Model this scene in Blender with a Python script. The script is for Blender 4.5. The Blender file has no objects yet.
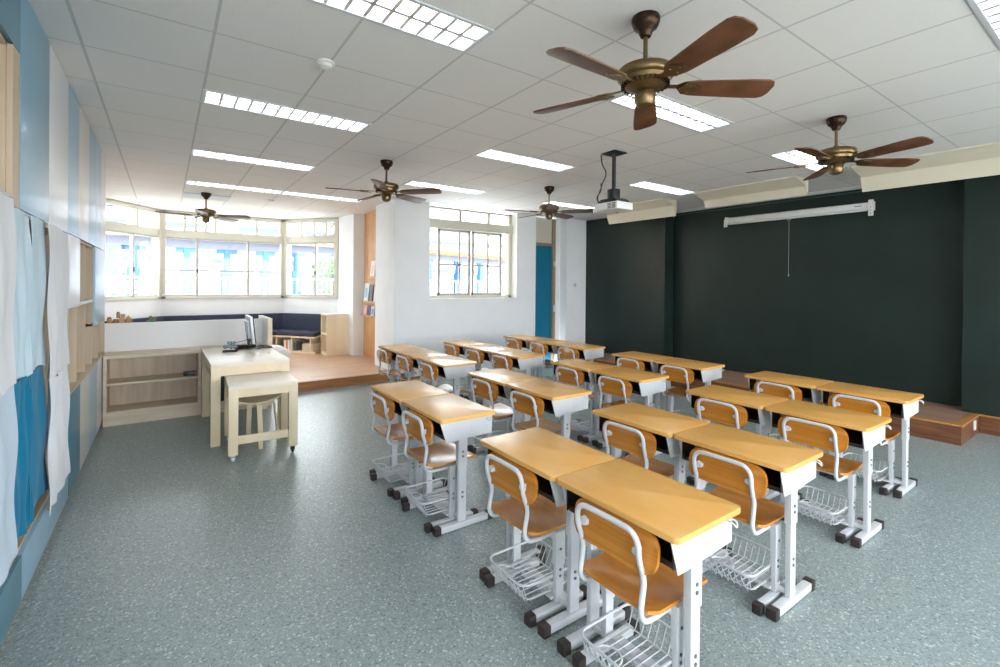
import bpy, bmesh, math, random
from mathutils import Vector, Matrix
random.seed(7)
PI = math.pi
SC = bpy.context.scene
COL = SC.collection
H = 2.908            # ceiling height

# ------------------------------------------------------------------ materials
def srgb(r, g, b):
    f = lambda c: (c/12.92 if c <= .04045 else ((c+.055)/1.055)**2.4)
    return (f(r/255), f(g/255), f(b/255), 1)

def mat(name, col, rough=.5, metal=0, spec=.5, emit=None, estr=0, coat=0):
    m = bpy.data.materials.new(name); m.use_nodes = True
    b = m.node_tree.nodes['Principled BSDF']
    b.inputs['Base Color'].default_value = col
    b.inputs['Roughness'].default_value = rough
    b.inputs['Metallic'].default_value = metal
    b.inputs['Specular IOR Level'].default_value = spec
    b.inputs['Coat Weight'].default_value = coat
    b.inputs['Coat Roughness'].default_value = .12
    if emit:
        b.inputs['Emission Color'].default_value = emit
        b.inputs['Emission Strength'].default_value = estr
    return m

def NT(m):
    nt = m.node_tree
    return nt, nt.nodes['Principled BSDF']

def noise_vary(m, c1, c2, scale, stretch=(1, 1, 1), detail=4, bump=0, lo=.3, hi=.7, dist=0):
    """colour varies between c1 and c2 by noise in object space"""
    nt, b = NT(m)
    tc = nt.nodes.new('ShaderNodeTexCoord'); mp = nt.nodes.new('ShaderNodeMapping')
    mp.inputs['Scale'].default_value = stretch
    n = nt.nodes.new('ShaderNodeTexNoise'); n.inputs['Scale'].default_value = scale
    n.inputs['Detail'].default_value = detail; n.inputs['Distortion'].default_value = dist
    r = nt.nodes.new('ShaderNodeValToRGB')
    r.color_ramp.elements[0].position = lo; r.color_ramp.elements[0].color = c1
    r.color_ramp.elements[1].position = hi; r.color_ramp.elements[1].color = c2
    nt.links.new(tc.outputs['Object'], mp.inputs['Vector']); nt.links.new(mp.outputs[0], n.inputs['Vector'])
    nt.links.new(n.outputs['Fac'], r.inputs['Fac']); nt.links.new(r.outputs[0], b.inputs['Base Color'])
    if bump:
        bp = nt.nodes.new('ShaderNodeBump'); bp.inputs['Strength'].default_value = bump
        bp.inputs['Distance'].default_value = .002
        nt.links.new(n.outputs['Fac'], bp.inputs['Height']); nt.links.new(bp.outputs[0], b.inputs['Normal'])
    return m

WHITE_METAL = mat('white_metal', srgb(204, 207, 211), .35)
WALL = noise_vary(mat('wall_paint', srgb(226, 228, 230), .75), srgb(236, 238, 240), srgb(241, 243, 244), 3)
FRAME = mat('cream_frame', srgb(204, 200, 184), .4)
FRAME_GREY = mat('grey_sash', srgb(182, 180, 172), .4)
LAMINATE = noise_vary(mat('yellow_laminate', srgb(222, 172, 98), .22), srgb(219, 162, 84), srgb(228, 175, 98), 7, (1, .35, 1), 3)
CHAIRWOOD = noise_vary(mat('lacquered_plywood', srgb(190, 124, 48), .25, coat=.3), srgb(184, 112, 30), srgb(212, 140, 48), 9, (1, .12, 6), 5, dist=.6)
TRAY = mat('shaded_brown_tray', srgb(46, 34, 28), .5)  # dark brown plastic, made near black for the shade inside the tray
CAP = mat('foot_cap_rubber', srgb(52, 44, 42), .6)
BOLT = mat('steel_bolt', srgb(130, 130, 130), .4, .8)
PALE = noise_vary(mat('pale_birch', srgb(228, 210, 182), .45), srgb(234, 214, 178), srgb(243, 227, 197), 6, (1, 1, .2), 4)
PALE_LIT = noise_vary(mat('pale_birch_lit_top', srgb(228, 210, 182), .4), srgb(236, 224, 204), srgb(245, 236, 222), 6, (.2, 1, 1), 4)  # same birch for tabletops; the daylight on them is in the paler colour
OAKSHELF = noise_vary(mat('washed_oak', srgb(205, 188, 164), .5), srgb(206, 188, 164), srgb(228, 214, 194), 5, (.3, 1, 3), 6, dist=.4)
OAK_BACK = noise_vary(mat('shelf_back_oak', srgb(190, 170, 146), .55), srgb(196, 176, 154), srgb(218, 200, 180), 5, (3, 3, .25), 6, dist=.5)
BEIGE = noise_vary(mat('beige_niche', srgb(205, 186, 160), .55), srgb(192, 172, 146), srgb(210, 192, 168), 5, (3, 1, .2), 5)
PANELWOOD = noise_vary(mat('honey_wood', srgb(206, 156, 100), .4), srgb(190, 136, 82), srgb(216, 168, 112), 5, (3, 3, .3), 5, dist=.4)
NAVY = noise_vary(mat('navy_fabric', srgb(50, 56, 74), .85), srgb(44, 50, 68), srgb(58, 64, 84), 60)
BRONZE = mat('antique_bronze', srgb(120, 100, 70), .32, .9)
BRONZE_D = mat('dark_bronze', srgb(62, 46, 34), .35, .85)
BLADE = noise_vary(mat('walnut_blade', srgb(104, 66, 42), .4), srgb(84, 50, 30), srgb(118, 76, 50), 8, (1, 1, 1), 5)
BLACK = mat('black_plastic', srgb(22, 22, 24), .45)
DARKGREY = mat('dark_grey_plastic', srgb(60, 62, 68), .4)
SILVER = mat('silver_plastic', srgb(200, 204, 210), .35, .2)
WHITEP = mat('white_plastic', srgb(232, 232, 230), .4)
CREAM = mat('cream_panel', srgb(226, 219, 198), .5)
BROWN_TRIM = noise_vary(mat('brown_kickboard', srgb(118, 76, 50), .4), srgb(92, 54, 34), srgb(132, 88, 58), 5, (.5, .5, 6), 6, dist=.5)
NOSING = mat('yellow_nosing', srgb(180, 126, 70), .4)
SHUTTER = mat('teal_blue_door', srgb(0, 108, 138), .45)
TAN = mat('tan_jamb', srgb(150, 130, 108), .5)
REFLECT = mat('reflector', srgb(236, 238, 240), .22, .55)
TUBE = mat('lit_tube', (1, 1, 1, 1), .4, emit=(.93, .97, 1, 1), estr=5)
GREEN_DARK = mat('chalkboard_trim', srgb(60, 90, 80), .4)
PHONEBLUE = mat('blue_mark', srgb(70, 100, 170), .5)

# door colours of the cabinet wall
D_TEAL = mat('door_teal', srgb(66, 134, 158), .33, coat=.2)
D_BLUE = mat('door_blue', srgb(118, 168, 194), .33, coat=.2)
D_LIGHT = mat('door_light_blue', srgb(176, 204, 224), .33, coat=.2)
D_SKY = mat('door_sky_blue', srgb(150, 190, 214), .33, coat=.2)
D_WHITE = mat('door_white', srgb(228, 230, 234), .33, coat=.2)
D_CREAM = mat('door_cream', srgb(220, 216, 210), .33, coat=.2)

def cloth(name, c):
    m = noise_vary(mat(name, c, .9, spec=.2), tuple(x*.93 for x in c[:3])+(1,), c, 14, (1, 1, .1), 3)
    m.node_tree.nodes['Principled BSDF'].inputs['Sheen Weight'].default_value = .1
    return m
C_WHITE = cloth('cloth_white', srgb(232, 234, 238))
C_PALE = cloth('cloth_pale_blue', srgb(200, 218, 234))
C_LIGHT = cloth('cloth_light_blue', srgb(202, 224, 236))
C_TEAL = cloth('cloth_deep_blue', srgb(0, 120, 158))

def terrazzo():
    m = mat('terrazzo_floor', srgb(140, 152, 150), .3)
    nt, b = NT(m)
    tc = nt.nodes.new('ShaderNodeTexCoord')
    def vor(scale):
        v = nt.nodes.new('ShaderNodeTexVoronoi'); v.inputs['Scale'].default_value = scale
        nt.links.new(tc.outputs['Object'], v.inputs['Vector']); return v
    v1, v2 = vor(120), vor(220)
    def ramp(src, stops):
        r = nt.nodes.new('ShaderNodeValToRGB'); r.color_ramp.interpolation = 'CONSTANT'
        e = r.color_ramp.elements
        e[0].position, e[0].color = stops[0]; e[1].position, e[1].color = stops[1]
        for p, c in stops[2:]:
            x = e.new(p); x.color = c
        nt.links.new(src, r.inputs['Fac']); return r
    sep = nt.nodes.new('ShaderNodeSeparateColor'); nt.links.new(v1.outputs['Color'], sep.inputs[0])
    sep2 = nt.nodes.new('ShaderNodeSeparateColor'); nt.links.new(v2.outputs['Color'], sep2.inputs[0])
    base = srgb(140, 153, 152)
    r1 = ramp(sep.outputs[0], [(0, base), (.45, srgb(126, 141, 141)), (.62, srgb(154, 165, 163)), (.8, srgb(88, 104, 107)), (.86, srgb(170, 180, 178)), (.95, srgb(214, 220, 217))])
    r2 = ramp(sep2.outputs[1], [(0, srgb(140, 152, 152)), (.5, srgb(126, 141, 141)), (.75, srgb(168, 178, 177)), (.92, srgb(98, 113, 115))])
    mx = nt.nodes.new('ShaderNodeMix'); mx.data_type = 'RGBA'; mx.inputs['Factor'].default_value = .4
    nt.links.new(r1.outputs[0], mx.inputs['A']); nt.links.new(r2.outputs[0], mx.inputs['B'])
    # soft wear over metres
    n = nt.nodes.new('ShaderNodeTexNoise'); n.inputs['Scale'].default_value = 1.3; n.inputs['Detail'].default_value = 3
    nt.links.new(tc.outputs['Object'], n.inputs['Vector'])
    mr = nt.nodes.new('ShaderNodeMapRange'); mr.inputs['To Min'].default_value = .94; mr.inputs['To Max'].default_value = 1.06
    nt.links.new(n.outputs['Fac'], mr.inputs['Value'])
    mul = nt.nodes.new('ShaderNodeMix'); mul.data_type = 'RGBA'; mul.blend_type = 'MULTIPLY'; mul.inputs['Factor'].default_value = 1
    nt.links.new(mx.outputs['Result'], mul.inputs['A']); nt.links.new(mr.outputs[0], mul.inputs['B'])
    nt.links.new(mul.outputs['Result'], b.inputs['Base Color'])
    mr2 = nt.nodes.new('ShaderNodeMapRange'); mr2.inputs['To Min'].default_value = .285; mr2.inputs['To Max'].default_value = .37
    nt.links.new(n.outputs['Fac'], mr2.inputs['Value']); nt.links.new(mr2.outputs[0], b.inputs['Roughness'])
    return m
FLOOR = terrazzo()

def tiles():
    """ceiling boards 606 mm square with a thin T-bar grid, in object space"""
    m = mat('ceiling_board', srgb(232, 230, 228), .85)
    nt, b = NT(m)
    tc = nt.nodes.new('ShaderNodeTexCoord'); sp = nt.nodes.new('ShaderNodeSeparateXYZ')
    nt.links.new(tc.outputs['Object'], sp.inputs[0])
    def line(out, off, w):
        a = nt.nodes.new('ShaderNodeMath'); a.operation = 'ADD'; a.inputs[1].default_value = off
        nt.links.new(out, a.inputs[0])
        d = nt.nodes.new('ShaderNodeMath'); d.operation = 'DIVIDE'; d.inputs[1].default_value = .606
        nt.links.new(a.outputs[0], d.inputs[0])
        f = nt.nodes.new('ShaderNodeMath'); f.operation = 'FRACT'; nt.links.new(d.outputs[0], f.inputs[0])
        s = nt.nodes.new('ShaderNodeMath'); s.operation = 'SUBTRACT'; s.inputs[1].default_value = .5
        nt.links.new(f.outputs[0], s.inputs[0])
        ab = nt.nodes.new('ShaderNodeMath'); ab.operation = 'ABSOLUTE'; nt.links.new(s.outputs[0], ab.inputs[0])
        g = nt.nodes.new('ShaderNodeMath'); g.operation = 'GREATER_THAN'; g.inputs[1].default_value = .5-w
        nt.links.new(ab.outputs[0], g.inputs[0]); return g
    gx = line(sp.outputs[0], 10*.606+1.003-.606*0, .013); gy = line(sp.outputs[1], 10*.606-2.972+.606*0, .009)
    mxx = nt.nodes.new('ShaderNodeMath'); mxx.operation = 'MAXIMUM'
    nt.links.new(gx.outputs[0], mxx.inputs[0]); nt.links.new(gy.outputs[0], mxx.inputs[1])
    n = nt.nodes.new('ShaderNodeTexNoise'); n.inputs['Scale'].default_value = 90
    nt.links.new(tc.outputs['Object'], n.inputs['Vector'])
    r = nt.nodes.new('ShaderNodeValToRGB')
    r.color_ramp.elements[0].color = srgb(228, 226, 224); r.color_ramp.elements[1].color = srgb(236, 234, 232)
    nt.links.new(n.outputs['Fac'], r.inputs['Fac'])
    mx = nt.nodes.new('ShaderNodeMix'); mx.data_type = 'RGBA'
    mx.inputs['B'].default_value = srgb(200, 199, 198)
    nt.links.new(mxx.outputs[0], mx.inputs['Factor']); nt.links.new(r.outputs[0], mx.inputs['A'])
    nt.links.new(mx.outputs['Result'], b.inputs['Base Color'])
    return m
CEIL = tiles()

def planks(name, c1, c2, along, width, rough=.35):
    m = mat(name, c1, rough)
    nt, b = NT(m)
    tc = nt.nodes.new('ShaderNodeTexCoord'); mp = nt.nodes.new('ShaderNodeMapping')
    mp.inputs['Scale'].default_value = (1, 1, 1)
    if along == 'Y': mp.inputs['Rotation'].default_value = (0, 0, PI/2)
    br = nt.nodes.new('ShaderNodeTexBrick')
    br.inputs['Color1'].default_value = c1; br.inputs['Color2'].default_value = c2
    br.inputs['Mortar'].default_value = tuple(x*.55 for x in c1[:3])+(1,)
    br.inputs['Scale'].default_value = 1; br.inputs['Mortar Size'].default_value = .0015
    br.inputs['Brick Width'].default_value = 1.2; br.inputs['Row Height'].default_value = width
    nt.links.new(tc.outputs['Object'], mp.inputs['Vector']); nt.links.new(mp.outputs[0], br.inputs['Vector'])
    mp2 = nt.nodes.new('ShaderNodeMapping'); mp2.inputs['Scale'].default_value = (1.2, 16, 1) if along == 'X' else (16, 1.2, 1)
    n = nt.nodes.new('ShaderNodeTexNoise'); n.inputs['Scale'].default_value = 2.5; n.inputs['Detail'].default_value = 6
    nt.links.new(tc.outputs['Object'], mp2.inputs['Vector']); nt.links.new(mp2.outputs[0], n.inputs['Vector'])
    mr = nt.nodes.new('ShaderNodeMapRange'); mr.inputs['To Min'].default_value = .75; mr.inputs['To Max'].default_value = 1.2
    nt.links.new(n.outputs['Fac'], mr.inputs['Value'])
    mul = nt.nodes.new('ShaderNodeMix'); mul.data_type = 'RGBA'; mul.blend_type = 'MULTIPLY'; mul.inputs['Factor'].default_value = 1
    nt.links.new(br.outputs['Color'], mul.inputs['A']); nt.links.new(mr.outputs[0], mul.inputs['B'])
    nt.links.new(mul.outputs['Result'], b.inputs['Base Color'])
    return m
PLANK_BAY = planks('bay_planks', srgb(206, 168, 138), srgb(194, 154, 124), 'X', .09, .4)
PLANK_STAGE = planks('stage_planks', srgb(164, 132, 112), srgb(150, 120, 100), 'Y', .09, .4)

def board_mat():
    m = mat('chalkboard', srgb(36, 58, 50), .42, spec=.4)
    nt, b = NT(m)
    tc = nt.nodes.new('ShaderNodeTexCoord')
    n = nt.nodes.new('ShaderNodeTexNoise'); n.inputs['Scale'].default_value = 1.6; n.inputs['Detail'].default_value = 6
    nt.links.new(tc.outputs['Object'], n.inputs['Vector'])
    r = nt.nodes.new('ShaderNodeValToRGB')
    r.color_ramp.elements[0].position = .35; r.color_ramp.elements[0].color = srgb(24, 38, 34)
    r.color_ramp.elements[1].position = .75; r.color_ramp.elements[1].color = srgb(31, 48, 43)
    nt.links.new(n.outputs['Fac'], r.inputs['Fac']); nt.links.new(r.outputs[0], b.inputs['Base Color'])
    return m
BOARD = board_mat()

def glass_mat():
    m = bpy.data.materials.new('window_glass'); m.use_nodes = True
    nt = m.node_tree; nt.nodes.clear()
    o = nt.nodes.new('ShaderNodeOutputMaterial'); t = nt.nodes.new('ShaderNodeBsdfTransparent')
    g = nt.nodes.new('ShaderNodeBsdfGlossy'); g.inputs['Roughness'].default_value = .02
    lw = nt.nodes.new('ShaderNodeLayerWeight'); lw.inputs['Blend'].default_value = .5
    pw = nt.nodes.new('ShaderNodeMath'); pw.operation = 'POWER'; pw.inputs[1].default_value = 5; nt.links.new(lw.outputs['Facing'], pw.inputs[0])
    f = nt.nodes.new('ShaderNodeMath'); f.operation = 'MULTIPLY_ADD'; f.inputs[1].default_value = .9; f.inputs[2].default_value = .03; nt.links.new(pw.outputs[0], f.inputs[0])
    x = nt.nodes.new('ShaderNodeMixShader')
    t.inputs['Color'].default_value = (.97, .985, .98, 1)
    nt.links.new(f.outputs[0], x.inputs[0]); nt.links.new(t.outputs[0], x.inputs[1]); nt.links.new(g.outputs[0], x.inputs[2])
    nt.links.new(x.outputs[0], o.inputs[0]); return m
GLASS = glass_mat()

# ------------------------------------------------------------------ mesh builder
class MB:
    def __init__(s): s.bm = bmesh.new()
    def _merge(s, t):
        me = bpy.data.meshes.new('tmp'); t.to_mesh(me); t.free(); s.bm.from_mesh(me); bpy.data.meshes.remove(me)
    def box(s, x0, x1, y0, y1, z0, z1, bev=0, M=None):
        t = bmesh.new(); bmesh.ops.create_cube(t, size=1)
        for v in t.verts:
            v.co = Vector(((x0+x1)/2+v.co.x*(x1-x0), (y0+y1)/2+v.co.y*(y1-y0), (z0+z1)/2+v.co.z*(z1-z0)))
        if bev: bmesh.ops.bevel(t, geom=t.edges[:], offset=bev, segments=2, profile=.7, affect='EDGES')
        if M: t.transform(M)
        s._merge(t); return s
    def prism(s, pts, axis, a, b, bev=0, M=None):
        """2-D outline extruded along an axis ('x': pts are (y,z); 'y': (x,z); 'z': (x,y))"""
        t = bmesh.new()
        P = {'x': lambda p, c: (c, p[0], p[1]), 'y': lambda p, c: (p[0], c, p[1]), 'z': lambda p, c: (p[0], p[1], c)}[axis]
        f = t.faces.new([t.verts.new(P(p, a)) for p in pts])
        r = bmesh.ops.extrude_face_region(t, geom=[f])
        d = Vector(P((0, 0), b))-Vector(P((0, 0), a))
        bmesh.ops.translate(t, vec=d, verts=[e for e in r['geom'] if isinstance(e, bmesh.types.BMVert)])
        bmesh.ops.recalc_face_normals(t, faces=t.faces[:])
        if bev: bmesh.ops.bevel(t, geom=[e for e in t.edges if e.calc_face_angle(0) > .6], offset=bev, segments=2, profile=.7, affect='EDGES')
        if M: t.transform(M)
        s._merge(t); return s
    def tube(s, pts, r, seg=8, closed=False, cap=True):
        pts = [Vector(p) for p in pts]; n = len(pts); t = bmesh.new(); rings = []
        up = None
        for i, p in enumerate(pts):
            if closed: d = (pts[(i+1) % n]-pts[i-1]).normalized()
            else: d = (pts[min(i+1, n-1)]-pts[max(i-1, 0)]).normalized()
            if up is None:
                up = Vector((0, 0, 1)) if abs(d.z) < .9 else Vector((1, 0, 0))
            a = d.cross(up).normalized(); b = a.cross(d).normalized(); up = b
            rr = r[i] if isinstance(r, (list, tuple)) else r
            rings.append([t.verts.new(p+a*rr*math.cos(2*PI*k/seg)+b*rr*math.sin(2*PI*k/seg)) for k in range(seg)])
        for i in range(n if closed else n-1):
            A, B = rings[i], rings[(i+1) % n]
            sh = 0
            if closed and i == n-1:
                sh = min(range(seg), key=lambda q: (A[0].co-B[q].co).length)
            for k in range(seg):
                t.faces.new([A[k], A[(k+1) % seg], B[(k+1+sh) % seg], B[(k+sh) % seg]])
        if cap and not closed:
            t.faces.new(rings[0][::-1]); t.faces.new(rings[-1])
        bmesh.ops.recalc_face_normals(t, faces=t.faces[:])
        s._merge(t); return s
    def lathe(s, prof, seg=24, c=(0, 0, 0), M=None):
        t = bmesh.new(); rings = []
        for r, z in prof:
            if r < 1e-5: rings.append([t.verts.new((c[0], c[1], c[2]+z))])
            else: rings.append([t.verts.new((c[0]+r*math.cos(2*PI*k/seg), c[1]+r*math.sin(2*PI*k/seg), c[2]+z)) for k in range(seg)])
        for A, B in zip(rings, rings[1:]):
            for k in range(seg):
                q = [A[k % len(A)], A[(k+1) % len(A)], B[(k+1) % len(B)], B[k % len(B)]]
                u = []
                for v in q:
                    if v not in u: u.append(v)
                if len(u) > 2: t.faces.new(u)
        if len(rings[0]) > 1: t.faces.new(rings[0][::-1])
        if len(rings[-1]) > 1: t.faces.new(rings[-1])
        bmesh.ops.recalc_face_normals(t, faces=t.faces[:])
        if M: t.transform(M)
        s._merge(t); return s
    def grid(s, nu, nv, fn, thick=0):
        """sheet fn(u,v)->co with a thickness along its normals"""
        t = bmesh.new(); V = [[t.verts.new(fn(i/nu, j/nv)) for j in range(nv+1)] for i in range(nu+1)]
        for i in range(nu):
            for j in range(nv): t.faces.new([V[i][j], V[i+1][j], V[i+1][j+1], V[i][j+1]])
        bmesh.ops.recalc_face_normals(t, faces=t.faces[:])
        if thick: bmesh.ops.solidify(t, geom=t.faces[:], thickness=thick)
        s._merge(t); return s
    def build(s, name, material, parent=None, smooth=38):
        me = bpy.data.meshes.new(name); s.bm.to_mesh(me); s.bm.free()
        me.materials.append(material)
        if smooth:
            me.shade_smooth(); me.set_sharp_from_angle(angle=math.radians(smooth))
        o = bpy.data.objects.new(name, me); COL.objects.link(o)
        if parent: o.parent = parent
        return o

def empty(name, loc=(0, 0, 0), rz=0):
    o = bpy.data.objects.new(name, None); COL.objects.link(o); o.location = loc; o.rotation_euler = (0, 0, rz)
    o.empty_display_size = .1
    return o
def tag(o, label=None, cat=None, group=None, kind=None):
    if label: o['label'] = label
    if cat: o['category'] = cat
    if group: o['group'] = group
    if kind: o['kind'] = kind
    return o
def struct(o, cat=None, label=None):
    o['kind'] = 'structure'
    if label: o['label'] = label
    return o
def copy_tree(o, parent=None):
    kids = KIDS.get(o.name)
    c = o.copy(); COL.objects.link(c); c.parent = parent
    for ch in (kids if kids is not None else o.children): copy_tree(ch, c)
    return c
KIDS = {}
def remember(o):
    KIDS[o.name] = list(o.children)
    for c in o.children: remember(c)

def rrect(x0, x1, y0, y1, r, n=5):
    out = []
    for cx, cy, a0 in ((x1-r, y1-r, 0), (x0+r, y1-r, PI/2), (x0+r, y0+r, PI), (x1-r, y0+r, 1.5*PI)):
        for k in range(n+1):
            a = a0+PI/2*k/n; out.append((cx+r*math.cos(a), cy+r*math.sin(a)))
    return out
def smooth_path(pts, it=2):
    pts = [Vector(p) for p in pts]
    for _ in range(it):
        q = [pts[0]]
        for a, b in zip(pts, pts[1:]): q += [a*.75+b*.25, a*.25+b*.75]
        q.append(pts[-1]); pts = q
    return pts
def smooth_closed(pts, it=2):
    pts = [Vector(p) for p in pts]
    for _ in range(it):
        q = []
        for a, b in zip(pts, pts[1:]+pts[:1]): q += [a*.75+b*.25, a*.25+b*.75]
        pts = q
    return pts

# ================================================================== ROOM SHELL
# bay corner points (plan)
B0, B1, B2, B3 = (-.9, 9.87), (-.08, 10.94), (2.10, 10.94), (2.92, 9.87)
YR = -2.6            # rear wall
m = MB(); m.box(-1.0, 7.7, YR-.1, 7.1, -.1, 0); struct(m.build('floor', FLOOR, smooth=0))
# raised floor of the bay
m = MB(); m.prism([(-.9, 7.1), (3.2, 7.1), (3.2, 9.6), B3, B2, B1, B0], 'z', .0, .13)
bayf = struct(m.build('floor_bay', PLANK_BAY, smooth=0), label='raised plank floor of the window bay')
m = MB(); m.box(-.9, 3.0, 7.085, 7.1, 0, .122); m.build('riser', noise_vary(mat('riser_wood', srgb(180, 120, 70), .4), srgb(160, 104, 58), srgb(194, 134, 82), 5, (.4, .4, 5), 5), bayf)
m = MB(); m.box(-.9, 3.0, 7.075, 7.16, .118, .1345, .003); m.build('nosing', NOSING, bayf)

# ceiling with openings for the recessed lights
lights = []
for X0 in (.209, 2.633, 5.057):
    for Y0 in (.242, 2.06, 3.878, 5.696):
        lights.append((X0, Y0))
lights += [(.209, 7.514), (1.421, 7.514)]
LW, LD = 1.212, .303
xs = sorted({-1.0, 6.3} | {round(a, 4) for L in lights for a in (L[0], L[0]+LW)})
ys = sorted({YR, 7.1} | {round(a, 4) for L in lights if L[1] < 7 for a in (L[1], L[1]+LD)})
t = MB()
def flat(t, x0, x1, y0, y1):
    t.bm.faces.new([t.bm.verts.new(p) for p in ((x0, y0, H), (x0, y1, H), (x1, y1, H), (x1, y0, H))])
def inlight(x, y): return any(a < x < a+LW and b < y < b+LD for a, b in lights)
for x0, x1 in zip(xs, xs[1:]):
    for y0, y1 in zip(ys, ys[1:]):
        if not inlight((x0+x1)/2, (y0+y1)/2): flat(t, x0, x1, y0, y1)
flat(t, 6.3, 7.7, YR, 7.1)
# bay ceiling
def poly(t, pts): t.bm.faces.new([t.bm.verts.new((x, y, H)) for x, y in pts])
poly(t, [(-1.0, 7.1), (-1.0, 7.514), (3.3, 7.514), (3.3, 7.1)])
poly(t, [(-1.0, 7.514), (-1.0, 7.817), (.209, 7.817), (.209, 7.514)])
poly(t, [(2.633, 7.514), (2.633, 7.817), (3.3, 7.817), (3.3, 7.514)])
poly(t, [(-1.0, 7.817), (-1.0, 9.95), (-.08, 11.05), (2.10, 11.05), (3.3, 9.7), (3.3, 7.817)])
struct(t.build('ceiling', CEIL, smooth=0))
# concrete slab above so that no daylight leaks over the boards
m = MB(); m.box(-1.2, 7.9, YR-.2, 11.4, H+.16, H+.3); struct(m.build('trim_1', WALL), label='slab above the ceiling boards')

def wallbox(name, *b, mt=WALL, parent=None):
    m = MB(); m.box(*b); o = m.build(name, mt, parent)
    if not parent: struct(o)
    return o
wallbox('wall_left', -1.05, -.9, YR, 9.87, 0, H+.15)
wallbox('wall_right', 7.45+.06, 7.66, YR, 7.1, 0, H+.15)
# rear wall with three openings (behind the camera, brings daylight in)
m = MB()
m.box(-1.05, 7.66, YR-.15, YR, 0, .8); m.box(-1.05, 7.66, YR-.15, YR, 2.6, H+.15)
for x in (-1.05, 1.7, 4.5, 7.3): m.box(x, x+.36, YR-.15, YR, .8, 2.6)
struct(m.build('wall_rear', WALL))
# back wall with the window opening
m = MB()
m.box(3.0, 3.62, 7.1, 7.95, 0, H+.15)
m.box(3.62, 5.46, 7.1, 7.38, 0, 1.30)
m.box(5.46, 5.93, 7.1, 7.38, 0, H+.15)
m.box(5.93, 6.56, 7.32, 7.38, 2.9, H+.15)
m.box(6.66, 7.2, 7.0, 7.4, 0, H+.15)
m.box(6.60, 6.66, 7.2, 7.4, 0, H+.15)
struct(m.build('wall_back', WALL))
m = MB(); m.box(7.2, 7.6, 6.99, 7.2, 0, H+.1); struct(m.build('wall_corner', WALL))
# pier and display wall between bay and classroom
m = MB(); m.prism([(3.0, 9.14), (3.2, 9.08), (3.2, 10.1), (2.93, 10.0), (2.92, 9.87)], 'z', .13, H)
struct(m.build('wall_pier', WALL))
m = MB(); m.box(3.2, 3.35, 7.95, 10.1, 0, H+.1)
struct(m.build('wall_bay_side', PANELWOOD))

# ------------------------------------------------------------------ bay walls below the windows
def seg_wall(name, P, Q, z0, z1, th=.15, mt=WALL, parent=None, shrink=0):
    P, Q = Vector(P), Vector(Q); d = (Q-P).normalized(); n = Vector((-d.y, d.x))   # outward for left-to-right order
    P = P+d*shrink; Q = Q-d*shrink
    m = MB(); m.prism([tuple(P), tuple(Q), tuple(Q+n*th), tuple(P+n*th)], 'z', z0, z1)
    return m.build(name, mt, parent)
for i, (P, Q) in enumerate(((B0, B1), (B1, B2), (B2, B3))):
    struct(seg_wall('wall_bay', P, Q, 0, 1.22))

def bay_window(idx, P, Q, low, high, sashbar=None, stay=False):
    """window on the wall line P-Q; low/high: fractions of mullions below/above the transom rail"""
    P, Q = Vector(P), Vector(Q); L = (Q-P).length; d = (Q-P)/L; ang = math.atan2(d.y, d.x)
    M = Matrix.Translation((P.x, P.y, 0)) @ Matrix.Rotation(ang, 4, 'Z')
    root = empty('window_%d' % idx, (P.x, P.y, 1.22), ang); tag(root, kind='structure')
    root['label'] = ('left angled', 'wide middle', 'right angled')[idx-1]+' window of the bay'
    z0 = -0.0
    def Z(z): return z-1.22
    f = MB()
    f.box(0, L, -.03, .10, Z(1.22), Z(1.27), .004); f.box(0, L, -.03, .10, Z(2.85), Z(H-.01), .004)
    f.box(-.02, .08, -.03, .11, Z(1.22), Z(H-.01), .004); f.box(L-.08, L+.02, -.03, .11, Z(1.22), Z(H-.01), .004)
    f.box(0, L, -.02, .09, Z(2.40), Z(2.52), .004)
    f.build('window_frame', FRAME, root)
    g = MB()
    for x in low: g.box(x-.022, x+.022, 0.0, .06, Z(1.27), Z(2.4), .003)
    g.box(.08, L-.08, .005, .055, Z(1.27), Z(1.30)); g.box(.08, L-.08, .005, .055, Z(2.37), Z(2.40))
    if sashbar: g.box(.08, L-.08, .02, .05, Z(sashbar-.015), Z(sashbar+.015))
    g.build('sash', FRAME_GREY, root)
    g = MB()
    for x in high: g.box(x-.02, x+.02, 0.0, .06, Z(2.52), Z(2.85), .003)
    g.box(.08, L-.08, .01, .05, Z(2.52), Z(2.545)); g.box(.08, L-.08, .01, .05, Z(2.83), Z(2.85))
    g.build('transom', FRAME, root)
    p = MB(); p.box(.08, L-.08, .034, .038, Z(1.29), Z(2.38)); p.box(.08, L-.08, .034, .038, Z(2.54), Z(2.84))
    p.build('pane', GLASS, root)
    if stay:
        s = MB(); s.tube([(L-.42, .1, Z(2.56)), (L-.12, .1, Z(2.84))], .018); s.build('window_stay', FRAME_GREY, root)
    for x in low[:1]:
        h = MB(); h.box(x-.01, x+.01, -.02, 0.0, Z(1.72), Z(1.80), .003); h.build('latch', DARKGREY, root)
    return root
LA = (Vector(B1)-Vector(B0)).length
bay_window(1, B0, B1, [.72], [.80], None)
bay_window(2, B1, B2, [.585, 1.48], [.38, .56, .725, .896, 1.634, 2.10], 1.77)
bay_window(3, B2, B3, [.787], [.43, .75, 1.05], None, True)
# posts at the bay corners
for P in (B1, B2):
    m = MB(); m.lathe([(.075, 0), (.075, H-1.22)], 8, (P[0], P[1]+.05, 1.22)); struct(m.build('trim_2', FRAME), label='corner post of the bay window')

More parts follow.
